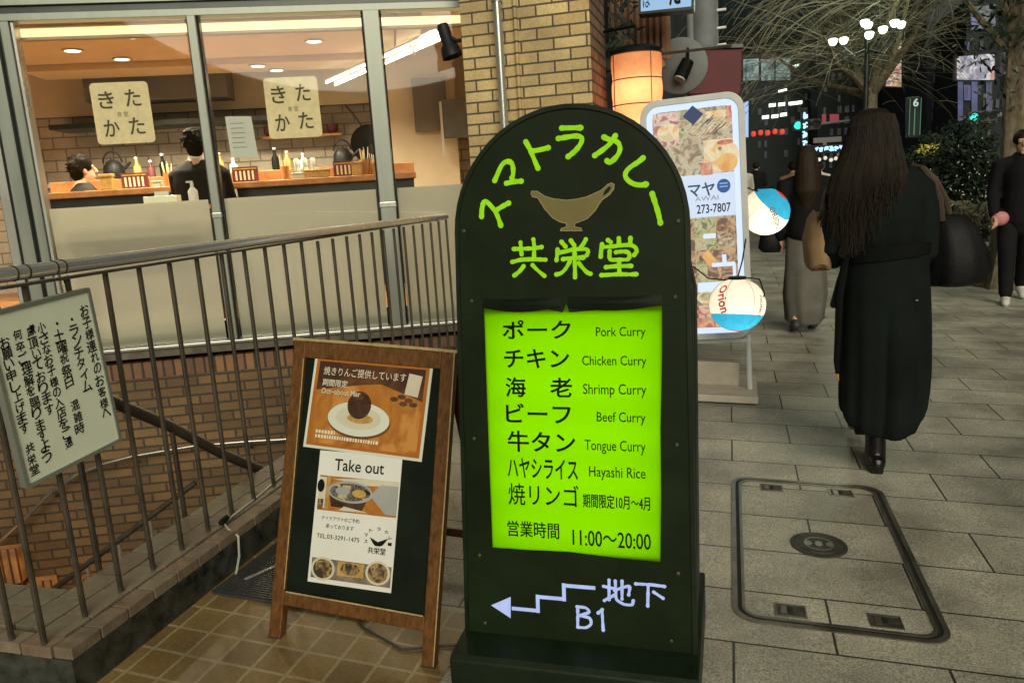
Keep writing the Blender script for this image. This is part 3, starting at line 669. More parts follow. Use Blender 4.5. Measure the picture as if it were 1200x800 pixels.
# rails inside the stairwell
t = thing('stair_handrail', 'bright round handrail curving down the brick wall of the stairwell', 'handrail', W(-2.2, -.08, -.28))
P = [(-1.2, -.30), (-1.615, -.2945), (-1.833, -.2836), (-2.203, -.2751), (-2.635, -.304), (-2.843, -.3381), (-3.03, -.3936), (-3.207, -.495), (-3.391, -.6471), (-3.622, -.8328), (-4.1, -1.2)]
m = MB(); m.tube([W(a, -.08, b) for a, b in P], .014, 'stair_steel', 12); m.build('rail', t, True)
for a, b in (P[2], P[4], P[7]):
    m = MB(); m.tube([W(a, -.08, b), W(a, -.08, b - .05), W(a, 0, b - .07)], .007, 'dark_metal', 8); m.build('bracket', t, True)
t = thing('descending_rail', 'dark sloping flat-topped rail crossing behind the balusters', 'handrail', (-2.12, 2.5, .5))
m = MB(); m.tube([(-2.14, 1.95, .90), (-2.12, 2.174, .7614), (-2.12, 2.447, .5786), (-2.12, 2.735, .3604), (-2.12, 3.05, .150), (-2.11, 3.14, .12), (-2.1, 3.24, .125)], .021, 'dark_metal', 10); m.build('rail', t, True)
m = MB(); m.tube([(-2.14, 1.95, .914), (-2.12, 2.174, .776), (-2.12, 2.447, .593), (-2.12, 2.735, .374), (-2.12, 3.05, .165)], .012, 'rail_metal', 8); m.build('cap_strip', t, True)
for yy, z in ((2.0, .86), (2.45, .56), (2.9, .24)):
    m = MB(); m.tube([(-2.12, yy, z), (-2.12, yy, -1.2)], .010, 'dark_metal', 8); m.build('post', t, True)
t = thing('inner_stair_railing', 'row of slim shiny posts beside the steps down in the stairwell', 'railing', W(-3.0, -1.0, -1.4))
for i in range(9):
    s = -2.1 - .2 * i; zf = -.95 - .13 * i
    m = MB(); m.tube([W(s, -.95, zf - .5), W(s, -.95, zf + .62)], .011, 'rail_metal', 10); m.build('post', t, True)
m = MB(); m.tube([W(-2.0, -.95, -.25), W(-3.8, -.95, -1.40)], .018, 'dark_metal', 10); m.build('top_rail', t, True)
for (a, b, wd_, hh), lb in zip(((-3.589, -1.02, .16, .26), (-3.40, -1.24, .16, .16), (-3.08, -1.24, .11, .11)), ('tall added amber glow box standing in for warm-lit brick, leftmost', 'wide added amber glow box standing in for warm-lit brick, middle', 'small added amber glow box standing in for warm-lit brick, rightmost')):
    t = thing('stair_glow_box', lb, 'lantern', W(a, -.07, b), group='added amber glow boxes down in the stairwell')  # added emitters standing in for warm-lit wood and brick down there
    m = MB(); fbox(m, a - wd_ / 2, a + wd_ / 2, b - hh / 2, b + hh / 2, .02, .12, 'e_amber'); m.build('glow_body', t, bevel=.006)
    m = MB()
    for k in range(4): fbox(m, a - wd_ / 2 + wd_ * k / 3 - .006, a - wd_ / 2 + wd_ * k / 3 + .006, b - hh / 2 - .01, b + hh / 2 + .01, .122, .128, 'wood')
    m.build('slats', t)
    lamp('added_glow', 'POINT', W(a, -.30, b + .1), .35, (1.0, .45, .12), t, shadow_soft_size=.08)  # added point lamp warming the bricks round the glow box


GREEN = [([(-0.1933,1.4495),(-0.1854,1.4644),(-0.1774,1.4821),(-0.1681,1.4955),(-0.1548,1.4988),(-0.1431,1.4938),(-0.1407,1.4783),(-0.1411,1.4616),(-0.1452,1.4535)],0.0115),([(-0.1609,1.4405),(-0.1431,1.4436),(-0.1197,1.4436)],0.0115),([(-0.2328,1.3563),(-0.2322,1.3739),(-0.2281,1.3907),(-0.2211,1.4011),(-0.2116,1.3898),(-0.1942,1.3705),(-0.1872,1.3546),(-0.1796,1.3302)],0.0115),([(-0.1891,1.3722),(-0.1715,1.3821),(-0.1559,1.3883)],0.0115),([(-0.1047,1.5446),(-0.0936,1.525),(-0.0861,1.5046),(-0.0735,1.474)],0.0115),([(-0.0891,1.5192),(-0.0672,1.5209),(-0.0442,1.5248)],0.0115),([(-0.0078,1.5722),(0.018,1.5709),(0.0426,1.5689)],0.0115),([(-0.0175,1.5462),(0.004,1.5481),(0.0265,1.5501),(0.0421,1.5478),(0.0475,1.5398),(0.0394,1.5242),(0.0256,1.51),(0.0074,1.4982)],0.0115),([(0.1016,1.5409),(0.1168,1.5314),(0.1356,1.53),(0.1438,1.5154),(0.1419,1.5005),(0.1279,1.483),(0.1124,1.473),(0.1084,1.481)],0.0115),([(0.1307,1.5424),(0.1184,1.5239),(0.0976,1.5087),(0.0767,1.4966)],0.0115),([(0.1999,1.4821),(0.187,1.4717),(0.1666,1.462),(0.1522,1.4479),(0.1543,1.4343),(0.1727,1.4181),(0.1928,1.4136),(0.207,1.4161)],0.0115),([(0.2213,1.3919),(0.229,1.3664),(0.236,1.3427),(0.241,1.3173)],0.0115),([(-0.1264,1.283),(-0.1259,1.2674),(-0.1244,1.2517)],0.0095),([(-0.146,1.2667),(-0.1211,1.2663),(-0.0926,1.2661),(-0.0688,1.2689)],0.0095),([(-0.091,1.2898),(-0.0886,1.2715),(-0.0901,1.2532),(-0.0904,1.2404)],0.0095),([(-0.1509,1.2324),(-0.1257,1.238),(-0.0933,1.2378),(-0.0593,1.2353)],0.0095),([(-0.1195,1.2203),(-0.1304,1.2068),(-0.1461,1.1961)],0.0095),([(-0.0947,1.2222),(-0.0808,1.2071),(-0.0632,1.1929)],0.0095),([(-0.0152,1.2804),(-0.0044,1.2673)],0.0095),([(0.0098,1.283),(0.0187,1.27)],0.0095),([(-0.0259,1.2609),(-0.0272,1.2473),(-0.0294,1.2329)],0.0095),([(-0.0233,1.2526),(-0.0047,1.2547),(0.0139,1.2594),(0.0341,1.2604),(0.0533,1.2592),(0.0568,1.2515),(0.0512,1.2436)],0.0095),([(0.0493,1.2841),(0.0436,1.2736),(0.036,1.264)],0.0095),([(-0.0126,1.235),(0.006,1.2371),(0.03,1.2372),(0.0428,1.2376)],0.0095),([(0.0192,1.2493),(0.0187,1.2276),(0.0192,1.2077),(0.0188,1.1869)],0.0095),([(0.0058,1.2281),(-0.0058,1.2085),(-0.0191,1.1971),(-0.0312,1.1956)],0.0095),([(0.0297,1.2237),(0.0404,1.2098),(0.052,1.1968),(0.0602,1.1948)],0.0095),([(0.1071,1.2799),(0.1142,1.2743)],0.0095),([(0.1353,1.2832),(0.1356,1.2682)],0.0095),([(0.1651,1.2829),(0.164,1.267)],0.0095),([(0.0916,1.2699),(0.0886,1.2539),(0.0874,1.2379)],0.0095),([(0.0933,1.2627),(0.1131,1.2628),(0.1364,1.2646),(0.1631,1.2662),(0.1789,1.2594),(0.1822,1.2469),(0.1733,1.2393)],0.0095),([(0.1111,1.2513),(0.11,1.2389),(0.1098,1.2282),(0.1358,1.2291),(0.1607,1.2274),(0.1626,1.2388),(0.161,1.2477),(0.1451,1.2501),(0.1272,1.2481)],0.0095),([(0.1349,1.2273),(0.1346,1.2131),(0.1352,1.1953)],0.0095),([(0.1005,1.2106),(0.1266,1.2125),(0.1658,1.2118)],0.0095),([(0.0883,1.1904),(0.1082,1.1907),(0.1334,1.1918),(0.1601,1.1901),(0.1787,1.1904)],0.0095)]
WHITE = [([(0.0785,0.3597),(0.1079,0.3556)],0.0072),([(0.0936,0.3782),(0.0927,0.3241)],0.0072),([(0.0799,0.3208),(0.1076,0.3384)],0.0072),([(0.1079,0.3513),(0.1331,0.362),(0.1498,0.3677),(0.1453,0.3416)],0.0072),([(0.1284,0.3788),(0.1276,0.3293)],0.0072),([(0.1104,0.3774),(0.1116,0.3258),(0.1323,0.3146),(0.1552,0.3145),(0.1575,0.3276)],0.0072),([(0.1644,0.374),(0.2035,0.3751),(0.24,0.373)],0.0072),([(0.1973,0.3716),(0.1953,0.316)],0.0072),([(0.2114,0.3557),(0.2356,0.3408)],0.0072),([(0.0068,0.2969),(0.0056,0.2396)],0.0072),([(0.0047,0.2967),(0.0305,0.2968),(0.041,0.2847),(0.0128,0.2733)],0.0072),([(0.0128,0.2724),(0.0406,0.2693),(0.0446,0.2522),(0.0293,0.2398),(0.0056,0.2396)],0.0072),([(0.0731,0.2941),(0.0754,0.2377)],0.0072),([(0.0623,0.2845),(0.074,0.2955)],0.0072)]
ARROW = [(-0.2399,0.2788),(-0.182,0.3082),(-0.1838,0.2469)]
STAIR = [(-0.1748,0.2761),(-0.1053,0.2748),(-0.1043,0.3158),(-0.0309,0.3142),(-0.03,0.3542),(0.0508,0.3518)]
BOAT = [(-0.0947,1.4108),(-0.0914,1.4157),(-0.0766,1.4145),(-0.0568,1.4006),(-0.036,1.3933),(-0.0006,1.3873),(0.0264,1.3885),(0.0553,1.3933),(0.0758,1.4012),(0.0932,1.4081),(0.1086,1.4211),(0.1188,1.4245),(0.1257,1.4201),(0.1245,1.4093),(0.1142,1.396),(0.0928,1.3823),(0.075,1.3562),(0.0541,1.3372),(0.0334,1.3301),(0.0209,1.3266),(0.0207,1.3175),(0.0372,1.3138),(0.0401,1.3066),(-0.017,1.3091),(-0.0148,1.3151),(-0.0011,1.3185),(-0.0009,1.3276),(-0.0186,1.3325),(-0.0372,1.3436),(-0.0577,1.367),(-0.0678,1.3839),(-0.076,1.3975),(-0.0907,1.4014)]
HOLE = [(0.096,1.3931),(0.1003,1.4048),(0.1116,1.416),(0.1176,1.4147),(0.1144,1.4059),(0.1062,1.3984)]
PANEL = [(-0.2326,1.1195),(-0.1556,1.1158),(-0.0616,1.1051),(-0.0155,1.0953),(-0.0058,1.1176),(0.0029,1.095),(0.0756,1.1005),(0.1644,1.1035),(0.2425,1.1087),(0.2409,0.9729),(0.2343,0.7953),(0.2342,0.6153),(0.2298,0.4392),(0.1087,0.442),(-0.0139,0.4498),(-0.1262,0.4468),(-0.2293,0.447),(-0.2307,0.6405),(-0.232,0.8313),(-0.2324,0.9726)]

# ================================================================== FOREGROUND
s7, c7 = math.sin(R(7)), math.cos(R(7))
SF = Fr((-.41, 1.849, 0), (1, 0, 0), (0, s7, c7))
S = thing('curry_shop_sign', 'tall round-topped black stand-up sign with glowing green menu panel and stair arrow', 'shop sign', (-.41, 1.95, gz(-.41)))
def archpoly(hw0, hw1, v0, vc, r, k=26, cx=.002):
    P = [(cx + hw0, v0)]
    for i in range(k + 1):
        a = math.pi * i / k; P.append((cx + hw1 * math.cos(a), vc + r * math.sin(a)))
    P.append((cx - hw0, v0)); return P
m = MB(); m.prism(archpoly(.317, .308, .185, 1.315, .314), SF, -.12, -.090, 'green_black'); cab = m.build('cabinet', S, bevel=.006)
m = MB(); ringpoly(m, archpoly(.3205, .3115, .185, 1.315, .3175), archpoly(.309, .300, .19, 1.315, .306), SF, -.02, .007, 'green_black'); m.build('rim', S, True)
m = MB(); m.prism([(-.338, .10), (.318, .10), (.318, 1.15), (.30, 1.235), (-.33, 1.235)], SF, -.30, -.122, 'green_black'); m.build('rear_housing', S, bevel=.008)
m = MB(); HY0, HY1, DP = .4475, 1.094, -.088
def hl(v): return -.2278 - .0035 * (v - HY0) / (HY1 - HY0)
def hr_(v): return .2285 + .0115 * (v - HY0) / (HY1 - HY0)
arch = archpoly(.3165, .3075, .19, 1.315, .3135)
m.prism([(.314, HY1)] + arch[1:-1] + [(-.310, HY1)], SF, DP - .001, .002, 'black_paint'); m.prism([(-.3145, .19), (.3185, .19), (.3155, HY0), (-.3115, HY0)], SF, DP - .001, .002, 'black_paint')
m.prism([(-.3115, HY0 + .0005), (hl(HY0), HY0 + .0005), (hl(HY1), HY1 - .0005), (-.310, HY1 - .0005)], SF, DP - .001, .002, 'black_paint'); m.prism([(hr_(HY0), HY0 + .0005), (.3155, HY0 + .0005), (.314, HY1 - .0005), (hr_(HY1), HY1 - .0005)], SF, DP - .001, .002, 'black_paint')
m.build('face_film', S)
m = MB(); m.flat([(hl(HY0), HY0), (hr_(HY0), HY0), (hr_(HY1), HY1), (hl(HY1), HY1)], SF, DP, 'paper_white')
for a, b in (((hl(HY0) + .001, HY0), (hl(HY1) + .001, HY1)), ((hr_(HY1) - .001, HY1), (hr_(HY0) - .001, HY0)), ((hl(HY1), HY1 - .0015), (hr_(HY1), HY1 - .0015)), ((hr_(HY0), HY0 + .0015), (hl(HY0), HY0 + .0015))): m.add([SF.p(*a, DP), SF.p(*b, DP), SF.p(*b, .0015), SF.p(*a, .0015)], [(0, 1, 2, 3)], 'paper_white')
m.build('light_box_lining', S)
for v in (1.02, .90, .77, .64, .51):
    m = MB(); m.tube([SF.p(hl(v) + .003, v, -.060), SF.p(hr_(v) - .003, v, -.060)], .0115, 'tube_white', 10); m.build('tube_lamp', S)
# letters cut out of the film, glowing
for nm, lo, hi in (('arched_lettering', 0, 12), ('name_lettering', 12, 99)):
    m = MB()
    for i, (pts, wd_) in enumerate(GREEN[lo:hi]): m.stroke(pts, SF, wd_ * 1.2, .0026 + .0002 * (i % 9), 'e_letter')
    m.build(nm, S)
m = MB()
for i, (pts, wd_) in enumerate(WHITE): m.stroke(pts, SF, wd_ * 1.22, .0026 + .0002 * (i % 9), 'e_arrow')
m.build('white_lettering', S)
m = MB(); m.flat(ARROW, SF, .0028, 'e_arrow')
for i in range(len(STAIR) - 1):
    (a, b), (c, d) = STAIR[i], STAIR[i + 1]; h = .0052
    if abs(b - d) < abs(a - c): m.flat([(min(a, c) - h, (b + d) / 2 - h), (max(a, c) + h, (b + d) / 2 - h), (max(a, c) + h, (b + d) / 2 + h), (min(a, c) - h, (b + d) / 2 + h)], SF, .0028, 'e_arrow')
    else: m.flat([((a + c) / 2 - h, min(b, d) - h), ((a + c) / 2 + h, min(b, d) - h), ((a + c) / 2 + h, max(b, d) + h), ((a + c) / 2 - h, max(b, d) + h)], SF, .0031, 'e_arrow')
m.build('stair_arrow', S)
m = MB(); m.flat(BOAT, SF, .003, 'gold'); m.flat(HOLE, SF, .0036, 'black_paint')
for i in range(len(BOAT)):
    m.stroke([BOAT[i], BOAT[(i + 1) % len(BOAT)]], SF, .0022, .0033 + .0001 * (i % 2), 'gold_edge')
m.build('sauce_boat_emblem', S)
# the menu panel: a translucent sheet over real tubes in a shallow white box
m = MB(); m.flat(PANEL, SF, .006, 'menu_sheet'); pn = m.build('menu_panel', S)
for line in (('ポーク', -.1823, .0058, 1.026, 1.077, .016), ('チキン', -.1798, -.0005, .948, .999, .016), ('海', -.1772, -.1219, .870, .922, 0), ('老', -.0533, .0048, .871, .922, 0), ('ビーフ', -.1793, .0009, .799, .852, .016), ('牛タン', -.1769, .0108, .719, .777, .016), ('ハヤシライス', -.179, .0162, .647, .703, .016), ('焼リンゴ', -.1788, .0169, .571, .633, .008), ('営業時間', -.1838, -.039, .483, .527, 0), ('Pork Curry', .0718, .2003, 1.024, 1.056, .004), ('Chicken Curry', .034, .2015, .948, .981, .004), ('Shrimp Curry', .0347, .2004, .871, .907, .004), ('Beef Curry', .0697, .1972, .799, .833, .004), ('Tongue Curry', .0361, .1961, .721, .758, .004), ('Hayashi Rice', .0462, .1951, .650, .687, .004), ('期間限定10月～4月', .0284, .2051, .575, .612, 0), ('11:00～20:00', -.0019, .2059, .470, .512, 0.0)):
    m = MB(); m.text(line[0], SF, line[1], line[2], line[3], line[4], .0075, 'ink', line[5], fat=(.0011 if line[0] in ('海', '老') else .0005 if line[5] == 0 else 0)); m.build('menu_line', pn)
m = MB()   # loose black film curling above the panel
for a, b, k, h in ((-.235, -.02, 10, .012), (.0, .243, 10, .010)):
    vs, fs = [], []
    for i in range(k + 1):
        t = i / k; u = a + (b - a) * t; lift = h * math.sin(math.pi * t); dip = -.018 * math.sin(math.pi * (t if a < -.1 else 1 - t)) * .5
        for j, (dv, w) in enumerate(((.024, .003), (.016, .004 + lift * .6), (.006, .006 + lift * .6), (-.002 + dip, .0085))): vs.append(SF.p(u, 1.113 + dv + dip * .4, w))
    for i in range(k):
        for j in range(3): fs.append((i * 4 + j, i * 4 + j + 1, (i + 1) * 4 + j + 1, (i + 1) * 4 + j))
    m.add(vs, fs, 'film_gloss')
m.build('curling_film', S, True)
for u, v in ((-.27, .42), (.275, .41), (-.27, 1.13), (.275, 1.13), (.275, .75), (-.275, .75), (-.285, 1.32), (.285, 1.32), (.255, .225), (-.26, .225)):
    m = MB(); m.lathe([(.0055, 0), (.0055, .002), (.003, .0035)], SF.p(u, v, .0022), 'dark_metal', 10, rot=Matrix((SF.u, SF.v, SF.n)).transposed()); m.build('rivet', S)
# base box on castors
m = MB(); prof = [(1.752, .065), (1.752, .178), (1.768, .192), (2.28, .215), (2.28, .065)]
vs = [(-.737, y, z) for y, z in prof] + [(-.080, y, z) for y, z in prof]; k = len(prof)
m.add(vs, [tuple(range(k)), tuple(range(2 * k - 1, k - 1, -1))] + [(i, k + i, k + (i + 1) % k, (i + 1) % k) for i in range(k)], 'green_black'); m.build('base_box', S, bevel=.006)
for x in (-.69, -.13):
    for y in (1.80, 2.22):
        zg = gz(x); m = MB(); m.tube([(x - .012, y, zg + .03), (x + .012, y, zg + .03)], .03, 'rubber', 16); m.box((x, y, zg + .058), (.034, .05, .02), 'metal'); m.build('castor', S)
m = MB(); m.tube([(-.60, 2.1, gz(-.6) + .012), (-.85, 2.02, gz(-.85) + .01), (-.98, 1.97, gz(-.98) + .01), (-1.15, 2.05, gz(-1.15) + .01), (-1.4, 2.3, gz(-1.4) + .01)], .0045, 'rubber', 6); m.build('power_cord', S, True)

# ------------------------------------------------------------------ A-frame menu board
A = thing('a_frame_board', 'wooden A-frame board with two food posters standing on brown tiles', 'menu board', (-1.15, 2.1, gz(-1.15)))
AF = Fr((-1.416, 1.942, .051), (.9977, -.0569, -.0367), (.0537, .3359, .9404))
def quadp(mb, P, fr, w0, w1, mt): mb.prism(P, fr, w0, w1, mt)
for P in ([(-.019, .0), (.026, .0), (-.006, .966), (-.0516, .966)], [(.520, .0), (.5617, .0), (.5355, .952), (.489, .953)]):
    m = MB(); m.prism(P, AF, -.034, 0, 'wood'); m.build('stile', A, bevel=.004)
m = MB(); m.prism([(-.006, .907), (.4905, .895), (.489, .951), (-.008, .965)], AF, -.034, -.002, 'wood'); m.build('top_rail', A, bevel=.004)
m = MB(); m.prism([(.0215, .1075), (.517, .1015), (.516, .1465), (.020, .150)], AF, -.034, -.002, 'wood'); m.build('bottom_rail', A, bevel=.004)
m = MB(); m.prism([(.020, .150), (.516, .1465), (.4925, .897), (-.004, .909)], AF, -.022, -.012, 'chalk'); m.build('chalk_panel', A)
m = MB()
m.stroke([(-.052, .968), (.20, .963), (.42, .957), (.539, .952)], AF, .010, .0022, 'wood_edge'); m.stroke([(.03, .1505), (.28, .149), (.51, .147)], AF, .005, .0012, 'wood_edge')
m.stroke([(-.006, .90), (.012, .45), (.021, .16)], AF, .004, .0012, 'wood_edge'); m.stroke([(.5355, .945), (.548, .5), (.5605, .01)], AF, .004, .0014, 'wood_edge'); m.build('bare_wood_edge', A)
def RP(u, v, dy): q = AF.p(u, v, 0); t = 1 - v / .966; return Vector((q.x, q.y + .05 + dy * t, q.z))
for u0, u1 in ((.004, -.028), (.541, .512)):
    lo, hi = RP(u0, 0, .62), RP(u1, .95, .62); lo.z = gz(lo.x) + .004
    m = MB(); d = (hi - lo); fr = Fr(lo, (1, 0, 0), d); m.prism([(-.02, 0), (.02, 0), (.02, d.length), (-.02, d.length)], fr, -.015, .015, 'wood'); m.build('rear_leg', A, bevel=.003)
    m = MB(); m.box(lo + Vector((0, 0, .006)), (.046, .036, .016), 'rubber'); m.build('rubber_foot', A)
lo, hi = RP(.02, .13, .62), RP(.53, .13, .62); m = MB(); m.tube([lo, hi], .016, 'wood', 6); m.build('rear_rail', A)
for u in (.003, .541): m = MB(); m.box(AF.p(u, .002, -.017), (.05, .038, .018), 'rubber'); m.build('rubber_foot', A)
m = MB(); lo, hi = AF.p(.0, .42, -.034), RP(.0, .42, .62); m.tube([lo, (lo + hi) / 2 - Vector((0, 0, .05)), hi], .003, 'metal', 6); m.build('stay_chain', A)

def sub(fr, P, w=0):
    bl, br, tr, tl = [fr.p(a, b, w) for a, b in P]; f = Fr(bl, br - bl, tl - bl); return f, (br - bl).length, (tl - bl).length
# poster with the baked apple
t = thing('apple_poster', 'landscape poster of a dark baked apple on a white plate', 'poster', AF.p(.23, .76, 0)); 
PF, pw, ph = sub(AF, [(.026, .614), (.4556, .6027), (.444, .9039), (.0145, .9217)], -.008)
X = lambda a: a * pw
Y = lambda b: b * ph
m = MB(); m.prism([(0, 0), (pw, 0), (pw, ph), (0, ph)], PF, 0, .002, 'paper'); sh = m.build('sheet', t)
m = MB(); m.flat([(X(.022), Y(.03)), (X(.978), Y(.03)), (X(.978), Y(.97)), (X(.022), Y(.97))], PF, .0026, 'p_orange')
m.flat([(X(.05), Y(.06)), (X(.95), Y(.06)), (X(.95), Y(.93)), (X(.05), Y(.93))], PF, .003, 'p_wood')
m.flat([(X(.05), Y(.62)), (X(.42), Y(.71)), (X(.95), Y(.60)), (X(.95), Y(.93)), (X(.05), Y(.93))], PF, .0034, 'p_dark')
m.flat([(X(.42), Y(.71)), (X(.78), Y(.56)), (X(.95), Y(.50)), (X(.95), Y(.60)), (X(.60), Y(.74))], PF, .0038, 'p_wood')
for k, (a, b) in enumerate(((.72, .60), (.78, .63), (.84, .60), (.80, .56), (.88, .56))): m.ellipse(PF, (X(a), Y(b)), X(.035), Y(.025), .004 + k * .0001, 'p_dark', 10)
m.flat([(X(.80), Y(.66)), (X(.91), Y(.64)), (X(.93), Y(.86)), (X(.82), Y(.88))], PF, .0046, 'p_pale')
m.ellipse(PF, (X(.45), Y(.335)), X(.265), Y(.185), .0044, 'p_shadow', 36); m.ellipse(PF, (X(.445), Y(.355)), X(.262), Y(.18), .0048, 'paper', 36); m.ellipse(PF, (X(.445), Y(.365)), X(.19), Y(.12), .0052, 'p_pale', 36)
m.ellipse(PF, (X(.46), Y(.36)), X(.11), Y(.05), .0055, 'p_glaze', 24); m.ellipse(PF, (X(.44), Y(.50)), X(.10), Y(.145), .0058, 'p_apple', 30); m.ellipse(PF, (X(.42), Y(.585)), X(.05), Y(.03), .0062, 'p_dark', 16)
m.build('picture', sh)
m = MB(); m.text('焼きりんご提供しています', PF, X(.10), X(.80), Y(.785), Y(.875), .0068, 'p_text', .0); m.text('期間限定', PF, X(.10), X(.32), Y(.665), Y(.745), .0068, 'p_pale', .02); m.text('Oct~about Mar', PF, X(.10), X(.44), Y(.585), Y(.645), .0068, 'p_pale', .02)
rr = random.Random(5)
for row, (y, x0, x1) in enumerate(((.165, .10, .26), (.115, .10, .62))):
    x = x0
    while x < x1: w_ = rr.uniform(.01, .02); m.flat([(X(x), Y(y)), (X(x + w_), Y(y)), (X(x + w_), Y(y + .035)), (X(x), Y(y + .035))], PF, .0068, 'p_text'); x += w_ + .008
m.build('lettering', sh)
# take-out flyer
t = thing('takeout_flyer', 'white portrait flyer with the heading Take out and a pot of stew', 'flyer', AF.p(.24, .4, 0))
PF, pw, ph = sub(AF, [(.0985, .192), (.3954, .1968), (.3848, .6043), (.0818, .6075)], -.008)
m = MB(); m.prism([(0, 0), (pw, 0), (pw, ph), (0, ph)], PF, 0, .0015, 'paper_white'); sh = m.build('sheet', t)
m = MB(); q4 = lambda a, b, c, d, w, mt: m.flat([(X(a), Y(c)), (X(b), Y(c)), (X(b), Y(d)), (X(a), Y(d))], PF, w, mt)
q4(.03, .985, .545, .81, .002, 'p_wood'); q4(.03, .12, .56, .80, .0024, 'p_pale'); q4(.03, .10, .555, .63, .0028, 'p_food'); m.ellipse(PF, (X(.055), Y(.73)), X(.045), Y(.05), .0028, 'ink', 16); q4(.125, .165, .555, .81, .0026, 'p_glaze')
m.flat([(X(.2), Y(.79)), (X(.6), Y(.81)), (X(.985), Y(.81)), (X(.985), Y(.77)), (X(.6), Y(.76))], PF, .0027, 'p_pale')
m.flat([(X(.16), Y(.70)), (X(.20), Y(.58)), (X(.58), Y(.57)), (X(.66), Y(.70))], PF, .0030, 'p_pot'); m.ellipse(PF, (X(.42), Y(.70)), X(.275), Y(.082), .0034, 'p_grey', 32, tilt=-.03); m.ellipse(PF, (X(.42), Y(.70)), X(.245), Y(.066), .0038, 'p_stew', 32); m.ellipse(PF, (X(.53), Y(.695)), X(.085), Y(.03), .0042, 'p_glaze', 16); m.ellipse(PF, (X(.33), Y(.705)), X(.09), Y(.03), .0042, 'p_grey', 14)
m.flat([(X(.66), Y(.69)), (X(.78), Y(.775)), (X(.985), Y(.775)), (X(.985), Y(.56)), (X(.86), Y(.56))], PF, .0040, 'p_grey'); m.flat([(X(.30), Y(.555)), (X(.36), Y(.59)), (X(.66), Y(.56))], PF, .0043, 'p_pale')
for k, (cx_, cy_) in enumerate(((.175, .11), (.83, .13))): m.ellipse(PF, (X(cx_), Y(cy_)), X(.145), Y(.088), .0030, 'p_pale', 24); m.ellipse(PF, (X(cx_), Y(cy_)), X(.118), Y(.072), .0034, 'p_food', 24)
q4(.35, .665, .075, .18, .0026, 'p_glaze'); m.ellipse(PF, (X(.5), Y(.13)), X(.12), Y(.045), .0030, 'p_food', 18); q4(.03, .985, .035, .185, .0020, 'p_bgfood')
m.build('picture', sh)
m = MB(); m.text('Take out', PF, X(.20), X(.80), Y(.855), Y(.945), .003, 'ink', .008); m.text('テイクアウトのご予約', PF, X(.10), X(.56), Y(.475), Y(.505), .003, 'ink', .0); m.text('承っております', PF, X(.16), X(.50), Y(.415), Y(.447), .003, 'ink'); m.text('TEL.03-3291-1475', PF, X(.06), X(.58), Y(.335), Y(.368), .003, 'ink')
m.text('共栄堂', PF, X(.69), X(.90), Y(.265), Y(.315), .003, 'ink', .012); m.flat([(X(.70), Y(.385)), (X(.80), Y(.355)), (X(.92), Y(.39)), (X(.86), Y(.335)), (X(.83), Y(.325)), (X(.77), Y(.325)), (X(.74), Y(.345))], PF, .003, 'ink')
for i, ch in enumerate('スマトラカレー'):
    a = R(200 - 220 * i / 6) ; cx_, cy_ = .80 + .15 * math.cos(a), .375 + .075 * math.sin(a); m.text(ch, PF, X(cx_ - .022), X(cx_ + .022), Y(cy_ - .012), Y(cy_ + .012), .003, 'ink', .012)
m.build('lettering', sh)

# ------------------------------------------------------------------ handwritten notice board on the railing
t = thing('notice_board', 'pale green board of handwritten vertical brush writing tied to the railing', 'notice board', (-1.865, 1.75, .94))
WB = Fr((-1.868, 1.575, .69), (0, 1, .055), (0, -.02, 1))
m = MB(); m.prism(rounded(0, .352, 0, .488, .006, 3), WB, -.014, .0, 'whiteboard'); m.build('board', t)
m = MB(); ringpoly(m, rounded(-.004, .356, -.004, .492, .008, 3), rounded(.007, .345, .007, .481, .003, 3), WB, -.016, .005, 'frame_metal'); m.build('rim', t, True)
rr = random.Random(11); m = MB()
for u, v1, v0, s in ((.3205, .443, .081, 'お子様連れのお客様へ'), (.2685, .430, .190, '・ランチタイム'), (.2132, .431, .075, '・土曜祝祭日　混雑時'), (.162, .428, .049, '小さなお子様の入店をご遠'), (.124, .4295, .167, '慮頂いております'), (.083, .429, .040, '何卒ご理解を賜りますよう'), (.037, .417, .024, 'お願い申し上げます　共栄堂')):
    k = len(s); st = (v1 - v0) / k
    for i, ch in enumerate(s):
        if ch == '　': continue
        vm = v1 - st * (i + .5); hw = min(st * .48, .0175) * rr.uniform(.85, 1.1); du = rr.uniform(-.0025, .0025)
        if ch == '・': hw *= .25
        m.text(ch, WB, u + du - hw, u + du + hw, vm - hw, vm + hw, .0012, 'ink', 0.0, slope=rr.uniform(-.02, .22), fat=.00055)
m.build('handwriting', t)
m = MB()
for u in (.06, .29): m.tube([WB.p(u, .488, -.01), WB.p(u, .53, -.02), (-1.9, 1.575 + u, 1.24)], .0022, 'ink', 5)
m.build('tie', t)

# ------------------------------------------------------------------ mat, cable, access cover
t = tag(None or thing('rubber_mat', 'black ribbed rubber mat lying by the kerb behind the board', 'mat', (-1.55, 2.4, gz(-1.55))), None, None)
m = MB(); MFr = Fr((-1.785, 2.13, gz(-1.785) + .006), (1, -.05, -.036), (0.05, 1, 0)); m.prism(rounded(0, .62, 0, .50, .01, 2), MFr, 0, .008, 'rubber')
for i in range(36): m.prism([(.012, .012 + i * .0134), (.608, .012 + i * .0134), (.608, .018 + i * .0134), (.012, .018 + i * .0134)], MFr, .0085, .012, 'grate')
m.build('mat_body', t)
t = thing('loose_cable', 'thin grey cable hanging over the kerb from a taped joint', 'cable', (-1.86, 2.35, .2))
P = [(-1.93, 2.9, .225), (-1.90, 2.62, .222), (-1.885, 2.45, .224), (-1.87, 2.36, .228), (-1.83, 2.33, .222), (-1.79, 2.33, .195), (-1.775, 2.30, .13), (-1.77, 2.26, .075), (-1.75, 2.24, .07)]
